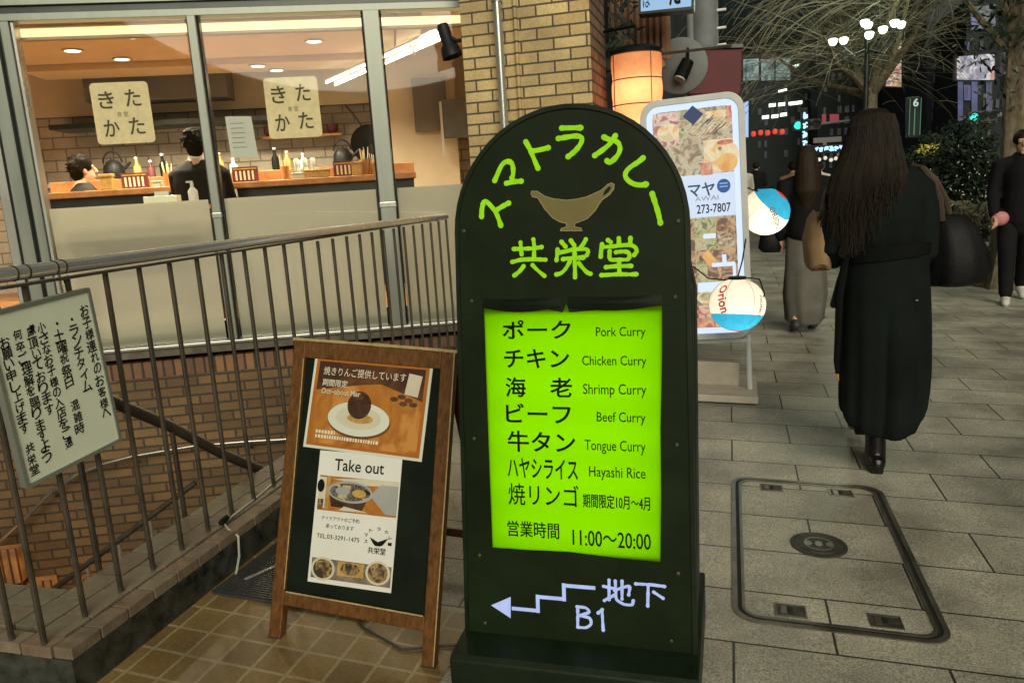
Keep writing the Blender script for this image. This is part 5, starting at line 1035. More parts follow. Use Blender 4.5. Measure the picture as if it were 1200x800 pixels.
def walker(label, cat, loc, rz, H_, top, leg, hairm, stride=.22, group=None, skirt=None, hair='long', voxel=.016, shoe='rubber', lean=0.0, arm=(0.1, -.1), bare_hands=True):
    """a whole figure walking along its own +Y; body, clothes, hair, shoes"""
    k = H_ / 1.66; t = thing('person', label, cat, loc, 0, group)
    q = Matrix.Rotation(rz, 3, 'Z'); o = Vector(loc)
    def P(x, y, z): return o + q @ Vector((x * k, y * k, z * k))
    hips = {1: P(.085, 0, .86), -1: P(-.085, 0, .86)}; ft = {1: stride, -1: -stride}
    kn = {s: P(.09 * s, ft[s] * .55 + .05, .47) for s in (1, -1)}; an = {s: P(.085 * s, ft[s], .085 if s > 0 else .12) for s in (1, -1)}; toe = {s: P(.095 * s, ft[s] + .15, .03 if s > 0 else .03) for s in (1, -1)}
    sh = {s: P(.175 * s, lean, 1.355) for s in (1, -1)}; el = {s: P(.225 * s, lean + (arm[0] if s > 0 else arm[1]) * .6 - .05, 1.09) for s in (1, -1)}; wr = {s: P(.215 * s, lean + (arm[0] if s > 0 else arm[1]) * 1.6 + .04, .86) for s in (1, -1)}
    b = MB(); hc = P(0, lean + .02, 1.545)
    b.tube([P(0, 0, .84), P(0, 0, .95), P(0, lean * .5, 1.1), P(0, lean, 1.27), P(0, lean, 1.37)], [.12 * k, .125 * k, .105 * k, .12 * k, .08 * k], 'skin', 12, dome=True); b.tube([P(0, lean, 1.34), P(0, lean + .012, 1.48)], [.055 * k, .048 * k], 'skin', 10, dome=True)
    for s in (1, -1):
        b.tube([hips[s], kn[s], an[s]], [.078 * k, .052 * k, .036 * k], 'skin', 10, dome=True); b.tube([an[s] - Vector((0, 0, .03 * k)), toe[s]], [.034 * k, .028 * k], 'skin', 8, dome=True)
        b.tube([P(.10 * s, lean, 1.36), sh[s], el[s], wr[s]], [.05 * k, .05 * k, .038 * k, .026 * k], 'skin', 10, dome=True)
        hand(b, wr[s], wr[s] - el[s] + Vector((0, 0, -.1)), q @ Vector((0, -1, 0)), 'skin', .5, k)
    headmesh(b, hc, 'skin', .225 * k, rz); body = b.remesh('body', t, min(voxel, .011), 3)
    eyes(t, hc, .225 * k, rz)
    c = MB(); c.tube([P(0, lean * .2, .80 if skirt is None else .90), P(0, lean * .3, .95), P(0, lean * .5, 1.1), P(0, lean, 1.27), P(0, lean, 1.38)], [.168 * k, .165 * k, .15 * k, .165 * k, .10 * k], top, 16, dome=True)
    for s in (1, -1): c.tube([P(.10 * s, lean, 1.355), sh[s], el[s], wr[s].lerp(el[s], .08)], [.075 * k, .078 * k, .062 * k, .048 * k], top, 12, dome=True)
    c.remesh('jacket', t, voxel, 3)
    c = MB()
    if skirt is None:
        for s in (1, -1): c.tube([P(.07 * s, 0, .93), hips[s], kn[s], an[s] + Vector((0, 0, .03 * k))], [.10 * k, .102 * k, .078 * k, .062 * k], leg, 12, dome=True)
        c.remesh('trousers', t, voxel, 3)
    else:
        rg = [(z, 0, 0, hw, hd) for z, hw, hd in skirt]; c2_ = MB(); c2_.loft([(z, x, y, hw, hd) for z, x, y, hw, hd in rg], leg, 40, lambda a, z: (1 + .10 * math.sin(7 * a + z * 3) * max(0, .95 - z) - .22 * max(0, .7 - z) * math.exp(-((a - 4.71) / .16) ** 2), 0)); c2_.v = [tuple(P(*v)) for v in c2_.v]; c2_.build('skirt', t, True)
    for s in (1, -1):
        c = MB(); c.tube([an[s] - Vector((0, 0, .035 * k)) + q @ Vector((0, -.03, 0)), toe[s] + Vector((0, 0, .008))], [.046 * k, .038 * k], shoe, 10, dome=True); c.tube([an[s] + Vector((0, 0, .02)), an[s] - Vector((0, 0, .04 * k))], [.044 * k, .044 * k], shoe, 10); c.remesh('shoe', t, .009, 2)
    c = MB(); c.ball(hc + q @ Vector((0, -.018 * k, .034 * k)), (.086 * k, .096 * k, .094 * k), hairm, 20, 14)
    if hair == 'long': c.tube([P(0, lean - .05, 1.60), P(0, lean - .085, 1.45), P(0, lean - .10, 1.28), P(0, lean - .10, 1.14)], [.088 * k, .105 * k, .115 * k, .06 * k], hairm, 14, dome=True)
    hm = c.remesh('hair', t, .010, 2)
    return t, P

# --- the woman in the long black coat
wx, wy = .583, 3.86; wz = gz(.65); WO = Vector((wx, wy, wz))
t = WM = thing('person', 'woman seen from behind with long dark hair and an ankle-length belted black coat', 'person', WO)
def P(x, y, z): return WO + Vector((x, y, z))
b = MB(); b.tube([P(.05, 0, .84), P(.06, 0, .95), P(.07, 0, 1.10), P(.075, 0, 1.27), P(.05, 0, 1.38)], [.085, .085, .080, .095, .07], 'skin', 12, dome=True); b.tube([P(.045, 0, 1.33), P(.035, .015, 1.50)], [.055, .05], 'skin', 10, dome=True)
hc = P(.03, .03, 1.565)
b.tube([P(.12, 0, .88), P(.10, .07, .48), P(.085, .02, .10)], [.075, .052, .036], 'skin', 12, dome=True); b.tube([P(.085, .01, .075), P(.095, .16, .03)], [.034, .03], 'skin', 8, dome=True)
b.tube([P(.02, 0, .88), P(.06, .30, .52), P(.075, .42, .14)], [.085, .055, .038], 'skin', 12, dome=True); b.tube([P(.075, .42, .12), P(.07, .58, .05)], [.034, .03], 'skin', 8, dome=True)
b.tube([P(-.02, .0, 1.37), P(-.09, 0, 1.35), P(-.135, -.02, 1.08), P(-.05, .19, 1.06)], [.05, .05, .04, .028], 'skin', 10, dome=True); hand(b, P(-.05, .19, 1.06), (.8, .6, .05), (0, 0, -1), 'skin', .9)
b.tube([P(.17, 0, 1.37), P(.24, 0, 1.35), P(.265, .02, 1.08), P(.24, .17, .92)], [.05, .05, .04, .028], 'skin', 10, dome=True); hand(b, P(.24, .17, .92), (-.1, .7, -.6), (-1, 0, 0), 'skin', .9)
headmesh(b, hc, 'skin', .225, 0); b.remesh('body', t, .008, 4); eyes(t, hc, .225, 0)
c = MB()
def cfold(a, z):
    q = max(0, min(1, (1.05 - z) / .75)); sn = -math.sin(a)
    f = 1 + q * (.045 * math.sin(5 * a + 1.0 + z) + .035 * math.sin(9 * a + 2 * z) + .018 * math.sin(17 * a + z)) + (.016 * math.sin(11 * a + 9 * z) + .012 * math.sin(6 * a - 14 * z) if z > 1.0 else 0)
    if z < .75: f -= .07 * math.exp(-((a - 4.62) / .05) ** 2)          # back vent
    low = max(0, min(1, (.62 - z) / .36))
    return f, low * (-.06 * max(0, sn) ** 1.3 + .02 * max(0, -sn) - .02 * math.cos(a))
rings = [(1.425, .045, 0, .065, .055), (1.40, .06, 0, .125, .085), (1.365, .075, -.005, .175, .105), (1.30, .082, -.01, .195, .125), (1.20, .09, -.01, .192, .13), (1.12, .098, -.005, .183, .125), (1.075, .105, 0, .172, .116), (1.045, .107, 0, .174, .118), (1.0, .108, 0, .190, .135), (.92, .11, 0, .203, .155), (.80, .112, 0, .210, .168), (.65, .114, 0, .214, .18), (.50, .115, 0, .216, .185), (.40, .113, 0, .213, .185), (.33, .110, 0, .208, .182), (.285, .106, 0, .198, .175), (.262, .104, 0, .186, .165)]
rings = [(z, cx - (.008 if z < 1.0 else 0), cy, hw * (.90 if z < 1.02 else .96), hd * (.92 if z < 1.02 else 1)) for z, cx, cy, hw, hd in rings]
c.loft(rings, 'coat', 96, cfold); c.v = [tuple(WO + Vector(v)) for v in c.v]
c.tube([P(-.03, -.01, 1.365), P(-.085, -.01, 1.325), P(-.125, -.03, 1.20), P(-.14, -.035, 1.08), P(-.125, .02, 1.035), P(-.05, .17, 1.05)], [.07, .072, .062, .060, .060, .046], 'coat', 14, dome=True)
c.tube([P(.17, -.01, 1.365), P(.225, -.01, 1.325), P(.255, -.01, 1.18), P(.262, 0, 1.05), P(.24, .16, .93)], [.07, .07, .06, .056, .046], 'coat', 14, dome=True)
coat = c.remesh('coat', t, .0085, 3)
c = MB(); n = 48; vs = []
for z in (1.028, 1.082):
    for j in range(n): a = 2 * math.pi * j / n; vs.append(P(.106 + .180 * math.cos(a) * (1 + .02 * math.sin(11 * a)), .131 * math.sin(a), z + .018 * math.cos(a)))
c.add(vs, [(j, (j + 1) % n, n + (j + 1) % n, n + j) for j in range(n)], 'belt'); c.build('belt', t, True)
c = MB(); c.tube([P(-.075, -.05, 1.04), P(-.098, -.05, .85), P(-.10, -.045, .66), P(-.103, -.04, .55), P(-.098, -.04, .49)], [.018, .017, .016, .014, .010], 'belt', 8); c.build('belt_end', t, True)
c = MB(); c.tube([P(-.098, -.04, .492), P(-.096, -.04, .455)], .006, 'p_glaze', 8); c.build('belt_tip', t)
c = MB(); c.prism([(-.135, .80), (-.075, .80), (-.055, .96), (-.075, 1.02), (-.105, .93)], Fr(P(0, -.03, 0), (1, 0, 0), (0, 0, 1)), -.05, .01, 'coat'); c.build('coat_flap', t, bevel=.012)
c = MB(); c.prism([(.235, .305), (.312, .30), (.300, .95), (.25, .95)], Fr(P(0, .10, 0), (1, .1, 0), (0, 0, 1)), -.02, .01, 'coat'); c.build('coat_front_edge', t, bevel=.008)
c = MB(); c.box(P(.205, -.118, .845), (.022, .012, .006), 'pole_grey'); c.build('coat_buckle', t)
for s, (a0, a1) in (('r', ((.085, .01, .06), (.095, .165, .028))), ('l', ((.075, .42, .12), (.07, .58, .05)))):
    a, e = P(*a0), P(*a1); c = MB(); c.tube([a + Vector((0, -.035, -.012)), a + Vector((0, .02, -.006)), e], [.044, .046, .036], 'boot', 12, dome=True); c.tube([a + Vector((-.002, .02, .20)), a + Vector((0, .005, .08)), a + Vector((0, 0, -.01))], [.050, .046, .048], 'boot', 14); c.box(a + Vector((0, -.035, -.04)), (.06, .055, .045), 'boot'); c.remesh('boot', t, .007, 2)
# hair: a shell with deep strand grooves and many loose locks
c = MB()
def hfold(a, z): return 1 + (.025 * math.sin(9 * a + 5 * z) + .016 * math.sin(23 * a - 3 * z) + .012 * math.sin(41 * a)) * max(.12, min(1, (1.62 - z) / .25)), 0
hr = [(1.688, .028, .01, .02, .02), (1.68, .028, .008, .052, .055), (1.655, .028, .004, .080, .085), (1.61, .028, -.004, .095, .103), (1.55, .027, -.012, .106, .113), (1.48, .022, -.030, .124, .116), (1.40, .012, -.052, .146, .112), (1.33, .0, -.066, .156, .092), (1.27, -.015, -.078, .140, .065), (1.22, -.03, -.085, .10, .045), (1.16, -.04, -.09, .05, .03)]
c.loft(hr, 'hair', 110, hfold); c.v = [tuple(WO + Vector(v)) for v in c.v]; c.build('hair', t, True)
c = MB(); rr = random.Random(21)
for k in range(60):
    a = rr.uniform(math.pi * .95, math.pi * 2.08); ca, sa = math.cos(a), math.sin(a); f = rr.uniform(.97, 1.035); zend = rr.uniform(1.14, 1.40) + .07 * ca; pts = []
    for (z, cx, cy, hw, hd) in hr[2:]:
        if z < zend: break
        pts.append(P(cx + hw * ca * f + rr.uniform(-.004, .004), cy + hd * sa * f, z))
    last = pts[-1]; pts.append(last + Vector((rr.uniform(-.012, .008), rr.uniform(-.004, .01), -rr.uniform(.01, .10)))); nP = len(pts)
    c.tube(pts, [.0024 * (1 - .8 * i / (nP - 1)) + .0005 for i in range(nP)], 'hair', 4)
for k in range(46):
    a = rr.uniform(0, 1); x0 = -.09 - .03 * a; pts = [P(-.07, .0, 1.60), P(-.10, .0, 1.50), P(-.13 - .02 * a, -.02, 1.38), P(-.165 - .012 * rr.random(), -.03 - .03 * a, 1.26), P(-.175 - .03 * rr.random(), -.01 - .05 * a, 1.15 + .08 * rr.random())]
    c.tube(pts, [.005, .006, .006, .005, .001], 'hair', 4)
for k in range(1300):
    a = rr.uniform(math.pi * .97, math.pi * 2.05); ca, sa = math.cos(a), math.sin(a); f = rr.uniform(.985, 1.035); zend = rr.uniform(1.10, 1.36) + .10 * ca; pts = []
    for (z, cx, cy, hw, hd) in hr[2:]:
        if z < zend: break
        pts.append(P(cx + hw * ca * f + rr.uniform(-.006, .006), cy + hd * sa * f, z))
    last = pts[-1]; dx = rr.uniform(-.03, .02); dl = rr.uniform(.015, .125); pts += [last + Vector((dx * .5, rr.uniform(-.004, .004), -dl * .5)), last + Vector((dx, rr.uniform(-.008, .008), -dl))]; nP = len(pts)
    c.tube(pts, [.0016 * (1 - .7 * i / (nP - 1)) + .0003 for i in range(nP)], 'hair', 3)
c.build('hair_locks', t, True)
# bags carried by the woman
t = thing('tote_bag', 'tan canvas tote bag hanging from the coated woman\'s left shoulder', 'tote bag', P(-.19, .06, 1.1))
c = MB(); vs, fs = [], []
c.loft([(1.24, -.165, .07, .045, .07), (1.20, -.175, .07, .06, .12), (1.10, -.185, .07, .068, .15), (1.0, -.18, .07, .062, .155), (.985, -.175, .07, .05, .14)], 'tote', 30, lambda a, z: (1 + .05 * math.sin(5 * a + 7 * z), .012 * math.sin(3 * a))); c.v = [tuple(WO + Vector(v)) for v in c.v]; c.build('bag_body', t, True)
c = MB()
for dy in (0, .11): c.tube([P(-.165, .01 + dy, 1.22), P(-.15, .01 + dy * .8, 1.33), P(-.11, .0 + dy * .4, 1.40), P(-.06, .02, 1.425)], .010, 'tote', 6)
c.build('handle', t, True)
t = thing('black_shoulder_bag', 'big soft black leather bag with brown straps on the coated woman\'s right side', 'shoulder bag', P(.42, .05, 1.0))
c = MB(); c.loft([(1.205, .365, .06, .03, .03), (1.195, .37, .06, .07, .05), (1.13, .385, .06, .10, .09), (1.04, .40, .06, .125, .12), (.96, .405, .06, .14, .13), (.905, .395, .06, .13, .115), (.885, .38, .06, .095, .08)], 'leather', 40, lambda a, z: (1 + .04 * math.sin(4 * a + 9 * z) + .02 * math.sin(9 * a), 0)); c.v = [tuple(WO + Vector(v)) for v in c.v]; c.build('bag_body', t, True)
for dx, dy in ((0, 0), (.035, .05)):
    c = MB(); pts = [P(.235 + dx * .3, -.02 + dy, 1.415), P(.275 + dx * .6, -.03 + dy, 1.36), P(.31 + dx, -.02 + dy, 1.27), P(.325 + dx * 1.3, .0 + dy, 1.18)]; c.tube(pts, [.012, .013, .013, .012], 'strap', 6); c.tube([P(.235 + dx * .3, -.02 + dy, 1.415), P(.21, .05, 1.43), P(.235, .11, 1.36)], .012, 'strap', 6); c.build('strap', t, True)

# --- the woman ahead, the man coming from the right, other passers-by
T_, P_ = walker('woman walking ahead in a dark top and wide grey trousers with long brown hair', 'person', (.645, 7.36, gz(.65)), 0, 1.62, 'dark_cloth', 'trouser', 'hair_brown', stride=.12, skirt=[(.96, .14, .11), (.85, .17, .14), (.6, .178, .165), (.35, .19, .19), (.11, .165, .18), (.085, .14, .16)], arm=(.05, .0))
t = thing('handbag', 'small dark handbag held low by the woman in wide trousers', 'handbag', P_(-.30, .06, .8)); c = MB(); c.loft([(.93, -.29, .06, .05, .04), (.90, -.30, .06, .09, .06), (.78, -.30, .06, .11, .07), (.74, -.29, .06, .08, .05)], 'leather', 20); c.v = [tuple(P_(*v)) for v in c.v]; c.build('bag_body', t, True)
c = MB(); c.tube([P_(-.36, .06, .91), P_(-.33, .06, 1.0), P_(-.24, .06, 1.0), P_(-.22, .06, .91)], .008, 'leather', 6); c.build('handle', t, True)
T2, P2 = walker('man in black walking towards us at the right edge with pale shoes', 'person', (2.93, 9.4, gz(3)), R(168), 1.78, 'dark_cloth', 'dark_cloth', 'hair', stride=.26, hair='short', shoe='white_cloth', arm=(.12, -.12))
t = thing('pink_pouch', 'small round pink pouch held in the hand of the man in black', 'pouch', (2.705, 9.2, 0.7908)); c = MB(); q0 = Vector((2.705, 9.2, 0.7908)); c.ball(q0, (.085, .05, .075), 'pink', 16, 12); c.build('pouch_body', t, True); c = MB(); c.tube([q0 + Vector((-.04, -.02, .06)), q0 + Vector((0, -.02, .10)), q0 + Vector((.05, 0, .06))], .008, 'dark_cloth', 6); c.build('strap', t, True)
walker('person in a white top beyond the coated woman\'s bag straps', 'person', (3.15, 12.2, gz(3.1)), 0, 1.66, 'white_cloth', 'dark_cloth', 'hair', stride=.1, hair='short')
for x, y, top, leg, rz, hh, lb in ((.66, 21.5, 'dark_cloth', 'blue_cloth', 0, 1.68, 'passer-by in blue trousers just right of the ball lantern'), (1.12, 15.5, 'tote', 'dark_cloth', 0, 1.6, 'passer-by in a tan coat beside the woman in wide trousers'), (.85, 28, 'dark_cloth', 'dark_cloth', R(180), 1.7, 'distant passer-by in black facing us under the red lanterns'), (1.62, 18, 'suit', 'dark_cloth', 0, 1.72, 'distant passer-by in a suit right of the woman in wide trousers'), (1.95, 19, 'white_cloth', 'dark_cloth', 0, 1.6, 'distant passer-by in a pale top by the blue shop sign'), (.30, 20, 'white_cloth', 'suit', R(180), 1.65, 'farthest passer-by with a pale top near the light board')):
    walker(lb, 'person', (x, y, gz(x)), rz, hh, top, leg, 'hair', stride=.16, hair='short', voxel=.022, group='people farther along the pavement')

# --- diners
def diner(s, d, face, label, collar):
    o = W(s, d, .60 if collar else .50); rz = R(24) + face; q = Matrix.Rotation(rz, 3, 'Z'); t = thing('person', label, 'person', o, group='people sitting in the noodle shop')
    def P(x, y, z): return o + q @ Vector((x, y, z))
    hc = P(0, .05, 1.300); b = MB(); b.tube([P(0, -.02, .72), P(0, 0, .95), P(0, .02, 1.13)], [.13, .12, .09], 'skin', 12, dome=True); b.tube([P(0, .02, 1.10), P(0, .045, 1.25)], [.055, .05], 'skin', 10, dome=True)
    for s_ in (1, -1):
        b.tube([P(.09 * s_, 0, .74), P(.10 * s_, .40, .72), P(.10 * s_, .38, .30)], [.08, .06, .045], 'skin', 10, dome=True); b.tube([P(.10 * s_, .38, .30), P(.10 * s_, .50, .26)], [.036, .03], 'skin', 8, dome=True)
        b.tube([P(.10 * s_, .02, 1.12), P(.17 * s_, .03, 1.09), P(.19 * s_, .10, .86), P(.13 * s_, .34, .99)], [.045, .045, .038, .03], 'skin', 10, dome=True); hand(b, P(.13 * s_, .34, .99), q @ Vector((-.3 * s_, 1, 0)), q @ Vector((-s_, 0, .2)), 'skin', .6)
    headmesh(b, hc, 'skin', .235, rz); b.remesh('body', t, .010, 3); eyes(t, hc, .235, rz)
    c = MB(); c.loft([(.66, 0, 0, .19, .14), (.85, 0, .0, .185, .135), (1.0, 0, .01, .205, .135), (1.10, 0, .02, .205, .12), (1.15, 0, .025, .14, .085), (1.185, 0, .03, .078, .068)], 'suit', 36); c.v = [tuple(P(*v)) for v in c.v]
    for s_ in (1, -1): c.tube([P(.13 * s_, .03, 1.10), P(.175 * s_, .03, 1.07), P(.195 * s_, .10, .86), P(.13 * s_, .31, .98)], [.06, .066, .060, .050], 'suit', 12, dome=True)
    c.remesh('jacket', t, .012, 3)
    c = MB()
    for s_ in (1, -1): c.tube([P(.09 * s_, 0, .74), P(.10 * s_, .40, .72), P(.10 * s_, .38, .34)], [.10, .08, .062], 'dark_cloth', 10, dome=True)
    c.remesh('trousers', t, .014, 3)
    if collar: c = MB(); c.lathe([(.074, 1.172), (.068, 1.215), (.060, 1.215), (.064, 1.172)], P(0, .035, 0), 'paper_white', 20); c.build('shirt_collar', t, True)
    c = MB(); c.ball(hc + q @ Vector((0, -.024, .038)), (.094, .104, .100), 'hair', 20, 14); c.ball(hc + q @ Vector((0, -.055, -.035)), (.072, .052, .07), 'hair', 14, 10)
    hr_ = random.Random(5)
    for _ in range(90):
        a_, e_ = hr_.uniform(0, 6.28), hr_.uniform(-.5, 1.5); dv = Vector((math.cos(a_) * math.cos(e_), math.sin(a_) * math.cos(e_), math.sin(e_)))
        if dv.y > .45 and e_ < .7: continue
        p_ = Vector((0, -.024, .038)) + Vector((dv.x * .088, dv.y * .098, dv.z * .094)); c.tube([hc + q @ p_, hc + q @ (p_ + dv * .012 + Vector((hr_.uniform(-.02, .02), -.02, -.01)))], [.012, .006], 'hair', 5); c.remesh('hair', t, .009, 2)
    st = thing('stool', 'round stool under ' + ('the man in the suit' if collar else 'the diner by the corner frame'), 'stool', o, group='counter stools'); c = MB(); c.lathe([(.17, .60), (.175, .62), (.165, .655), (.0, .66)], o, 'dark_frame', 20); c.build('seat', st, True); c = MB(); c.lathe([(.18, 0), (.18, .02), (.03, .03), (.025, .60)], o, 'metal', 16); c.build('pedestal', st, True)
diner(-2.16, .92, 0, 'man in a dark suit and white collar sitting with his back to the window', True)
diner(-3.36, 1.75, R(-60), 'dark-clothed diner partly hidden by the thick corner frame', False)

# ================================================================== ALONG THE STREET
def FB(Y): return Fr((0, Y, 0), (1, 0, 0), (0, 0, 1))
# orange paper lantern beside the pillar
lc = Vector((-.60, 5.52, 0)); t = thing('paper_lantern', 'large glowing orange barrel paper lantern hanging beside the brick pillar', 'lantern', lc + Vector((0, 0, 2.25)))
m = MB(); prof = []
for k in range(6):
    z = 2.235 - .163 * k
    for q in range(5): prof.append((.166 + .006 * math.sin(math.pi * q / 4), z - .163 * q / 5))
m.lathe(prof[::-1], lc, 'shade_orange', 32); m.build('paper_shade', t, True)
for z in (2.0, 1.75): lamp('lantern_bulb', 'POINT', lc + Vector((.0, -.05, z)), 2.7, (1.0, .68, .42), t, shadow_soft_size=.04)
m = MB()
for k in range(7): z = 2.237 - .163 * k; m.tube([lc + Vector((.169 * math.cos(a), .169 * math.sin(a), z)) for a in [2 * math.pi * i / 28 for i in range(28)]], .004, 'lantern_rib', 5, closed=True)
for a in (-.9, -2.5, 1, 2.4): m.tube([lc + Vector((.175 * math.cos(a), .175 * math.sin(a), 2.24)), lc + Vector((.175 * math.cos(a), .175 * math.sin(a), 1.26))], .003, 'lantern_rib', 5)
m.build('ribs', t)
m = MB(); m.lathe([(.0, 2.238), (.172, 2.238), (.172, 2.262), (.13, 2.285), (.0, 2.29)], lc, 'ink', 28); m.build('top_cap', t)
m = MB(); m.tube([lc + Vector((0, 0, 2.28)), lc + Vector((0, .0, 2.42)), lc + Vector((-.25, .2, 2.44))], .010, 'ink', 8); m.build('hanger', t)
# neighbouring dark frontage along the pavement
NB = thing('dark_shopfront', 'dark neighbouring shop frontage running back behind the brick pillar', 'building', (-1.5, 9, 0))
m = MB(); m.box((-1.25, 6.6, 3), (.7, 1.6, 8), 'plaster_dark'); m.box((-2.95, 21, 4), (4.0, 22, 10), 'plaster_dark'); m.build('wall', NB)
m = MB(); fr = FB(6.35)
for i in range(9): a = -.86 + .048 * i; m.box((a, 6.35, 2.62), (.026, .05, .62), 'wood_slats')
m.box((-.66, 6.39, 2.62), (.46, .02, .62), 'wood_slats'); m.build('slatted_screen', NB)
m = MB(); m.box((-.62, 6.33, 2.27), (.30, .10, .05), 'p_glaze'); m.tube([(-.95, 6.2, 2.32), (.02, 6.2, 2.33)], .010, 'dark_metal', 6); m.build('canopy_rail', NB)
m = MB(); rr = random.Random(4)
for k in range(140):
    p = Vector((rr.uniform(-.89, -.68), rr.uniform(5.95, 6.2), rr.uniform(2.2, 3.0))); d = Vector((rr.uniform(-1, 1), rr.uniform(-1, .2), rr.uniform(-1, 1))).normalized(); sd = d.orthogonal().normalized(); m.add([p, p + d * .06 + sd * .018, p + d * .11, p + d * .06 - sd * .018], [(0, 1, 2, 3)], 'leaf_dark')
lv = m.build('foliage', None); tag(lv, 'dark hanging leaves between the brick pillar and the wooden slats', 'plant'); lv.name = 'hanging_plant'
t = thing('hanging_lightbox', 'small pale blue lit sign box hanging above the wooden slats', 'sign', (-0.4257, 5.9, 2.639)); m = MB(); m.prism([(-0.6182, 2.564), (-0.2343, 2.555), (-0.2187, 2.835), (-0.6156, 2.864)], FB(5.9), -.16, 0, 'dark_frame'); m.build('case', t); m = MB(); m.flat([(-0.5997, 2.579), (-0.2514, 2.574), (-0.242, 2.816), (-0.5925, 2.838)], FB(5.9), .004, 'e_lightblue'); pn = m.build('lit_panel', t)
m = MB(); x, z = (-0.3676, 2.604); m.text('た', FB(5.9), x - .035, x + .045, z - .01, z + .16, .007, 'ink', .03); x, z = (-0.5629, 2.609); m.text('は', FB(5.9), x - .02, x + .03, z - .01, z + .1, .007, 'ink', .0); m.build('lettering', pn)
t = thing('round_projecting_sign', 'grey round projecting sign with a dark lamp in front, right of the orange lantern', 'round sign', (-0.3738, 6.6, 2.275)); q0 = Vector((-0.3738, 6.6, 2.275)); RB = Matrix(((1, 0, 0), (0, 0, -1), (0, 1, 0)))
m = MB(); m.lathe([(0, -.04), (.20, -.04), (.215, -.03), (.215, .03), (.20, .04), (0, .04)], q0, 'concrete', 32, rot=RB); m.build('disc', t, True)
m = MB(); a = Vector((-0.3089, 6.5, 2.294)); b = Vector((-0.3668, 6.45, 2.167)); m.tube([a, b], [.05, .055], 'ink', 14); m.tube([Vector((-0.3114, 6.6, 2.448)), a], .012, 'ink', 6); m.build('lamp', t); m = MB(); d = (b - a).normalized(); m.tube([b, b + d * .012], .045, 'paper', 12); m.build('lamp_glass', t)
t = thing('white_sign_panel', 'small pale tilted sign panel between the orange lantern and the round sign', 'sign', (-0.4901, 6.9, 2.228)); m = MB(); m.prism([(-0.5406, 2.171), (-0.4354, 2.161), (-0.4952, 2.317), (-0.537, 2.328)], FB(6.9), -.03, 0, 'e_panel'); m.build('panel', t)
t = thing('maroon_awning', 'dark maroon shop awning box above the restaurant light board', 'awning', (-0.1437, 7.6, 2.347)); m = MB(); m.prism([(-0.3659, 2.143), (0.1003, 2.103), (0.1161, 2.511), (-0.3595, 2.545)], FB(7.6), -.7, 0, 'maroon'); m.build('canopy', t, bevel=.02); m = MB(); m.prism([(-0.3671, 2.546), (0.1234, 2.51), (0.1235, 2.539), (-0.3666, 2.575)], FB(7.6), -.72, .02, 'pole_grey'); m.build('top_trim', t)
t = thing('utility_pole', 'grey concrete utility pole with white step bolts beyond the awning', 'utility pole', (-.24, 8.6, gz(-.24))); m = MB(); m.tube([(-.24, 8.6, 0), (-.24, 8.6, 9)], [.15, .12], 'pole_grey', 20); m.build('shaft', t, True); m = MB(); m.tube([(-.37, 8.55, 0), (-.37, 8.55, 9)], .05, 'pole_grey', 10); m.build('cable_duct', t, True)
for a, b in (((-0.1463, 8.55, 3.187), (-0.0229, 8.55, 3.188)), ((-0.1479, 8.55, 3.026), (-0.0239, 8.55, 3.028)), ((-0.1495, 8.55, 2.856), (-0.025, 8.55, 2.859)), ((-0.1511, 8.55, 2.693), (-0.026, 8.55, 2.696))):
    m = MB(); m.tube([a, b], .013, 'bolt_white', 6); m.build('step_bolt', t)
# far end of the street
def block(name, label, Y, depth, quad, mt='plaster_far'):
    t = thing(name, label, 'building', (quad[0][0], Y, 0)); m = MB(); m.prism(quad, FB(Y), -depth, 0, mt); m.build('wall', t); return t
def pane(t, Y, P, mt, w=.05, name='window'):
    m = MB(); m.flat(P, FB(Y), w, mt); return m.build(name, t)
# facade detail: dim windows, ledges and distant headlights
rw = random.Random(17)
def grid(t, Y, x0, x1, z0, z1, nx, nz, mats, p=.55, fill=.62):
    for i in range(nx):
        for j in range(nz):
            if rw.random() > p: continue
            w_, h_ = (x1 - x0) / nx, (z1 - z0) / nz; a, b = x0 + w_ * (i + .5 - fill / 2), z0 + h_ * (j + .5 - fill / 2)
            f = rw.uniform(.5, 1); pane(t, Y, [(a, b), (a + w_ * fill * f, b), (a + w_ * fill * f, b + h_ * fill), (a, b + h_ * fill)], rw.choice(mats), .05)
t = block('office_building', 'dark office block across the crossing with a strip of pale lit windows', 48, 8, [(-0.0088, -0.1409), (5.143, -0.2753), (4.88, 7.616), (0.0368, 8.015)], 'plaster_mid')
pane(t, 48, [(0.7754, 6.51), (1.608, 6.479), (1.606, 7.628), (0.778, 7.665)], 'e_window')
pane(t, 48, [(1.746, 6.42), (2.432, 6.403), (2.426, 7.547), (1.743, 7.569)], 'e_window')
pane(t, 48, [(2.523, 6.348), (3.294, 6.323), (3.284, 7.461), (2.517, 7.492)], 'e_window')
pane(t, 48, [(1.796, 4.319), (2.166, 4.336), (2.166, 4.524), (1.796, 4.507)], 'e_white', .06, 'ceiling_lamp')
pane(t, 48, [(2.305, 4.325), (2.672, 4.342), (2.671, 4.529), (2.304, 4.512)], 'e_white', .06, 'ceiling_lamp')
pane(t, 48, [(2.763, 4.381), (3.129, 4.398), (3.127, 4.585), (2.762, 4.568)], 'e_white', .06, 'ceiling_lamp')
pane(t, 48, [(2.164, 4.944), (2.531, 4.96), (2.53, 5.146), (2.163, 5.131)], 'e_white', .06, 'ceiling_lamp')
pane(t, 48, [(2.668, 4.949), (3.033, 4.964), (3.032, 5.15), (2.667, 5.135)], 'e_white', .06, 'ceiling_lamp')
pane(t, 48, [(3.215, 4.949), (3.577, 4.964), (3.575, 5.149), (3.213, 5.134)], 'e_white', .06, 'ceiling_lamp')
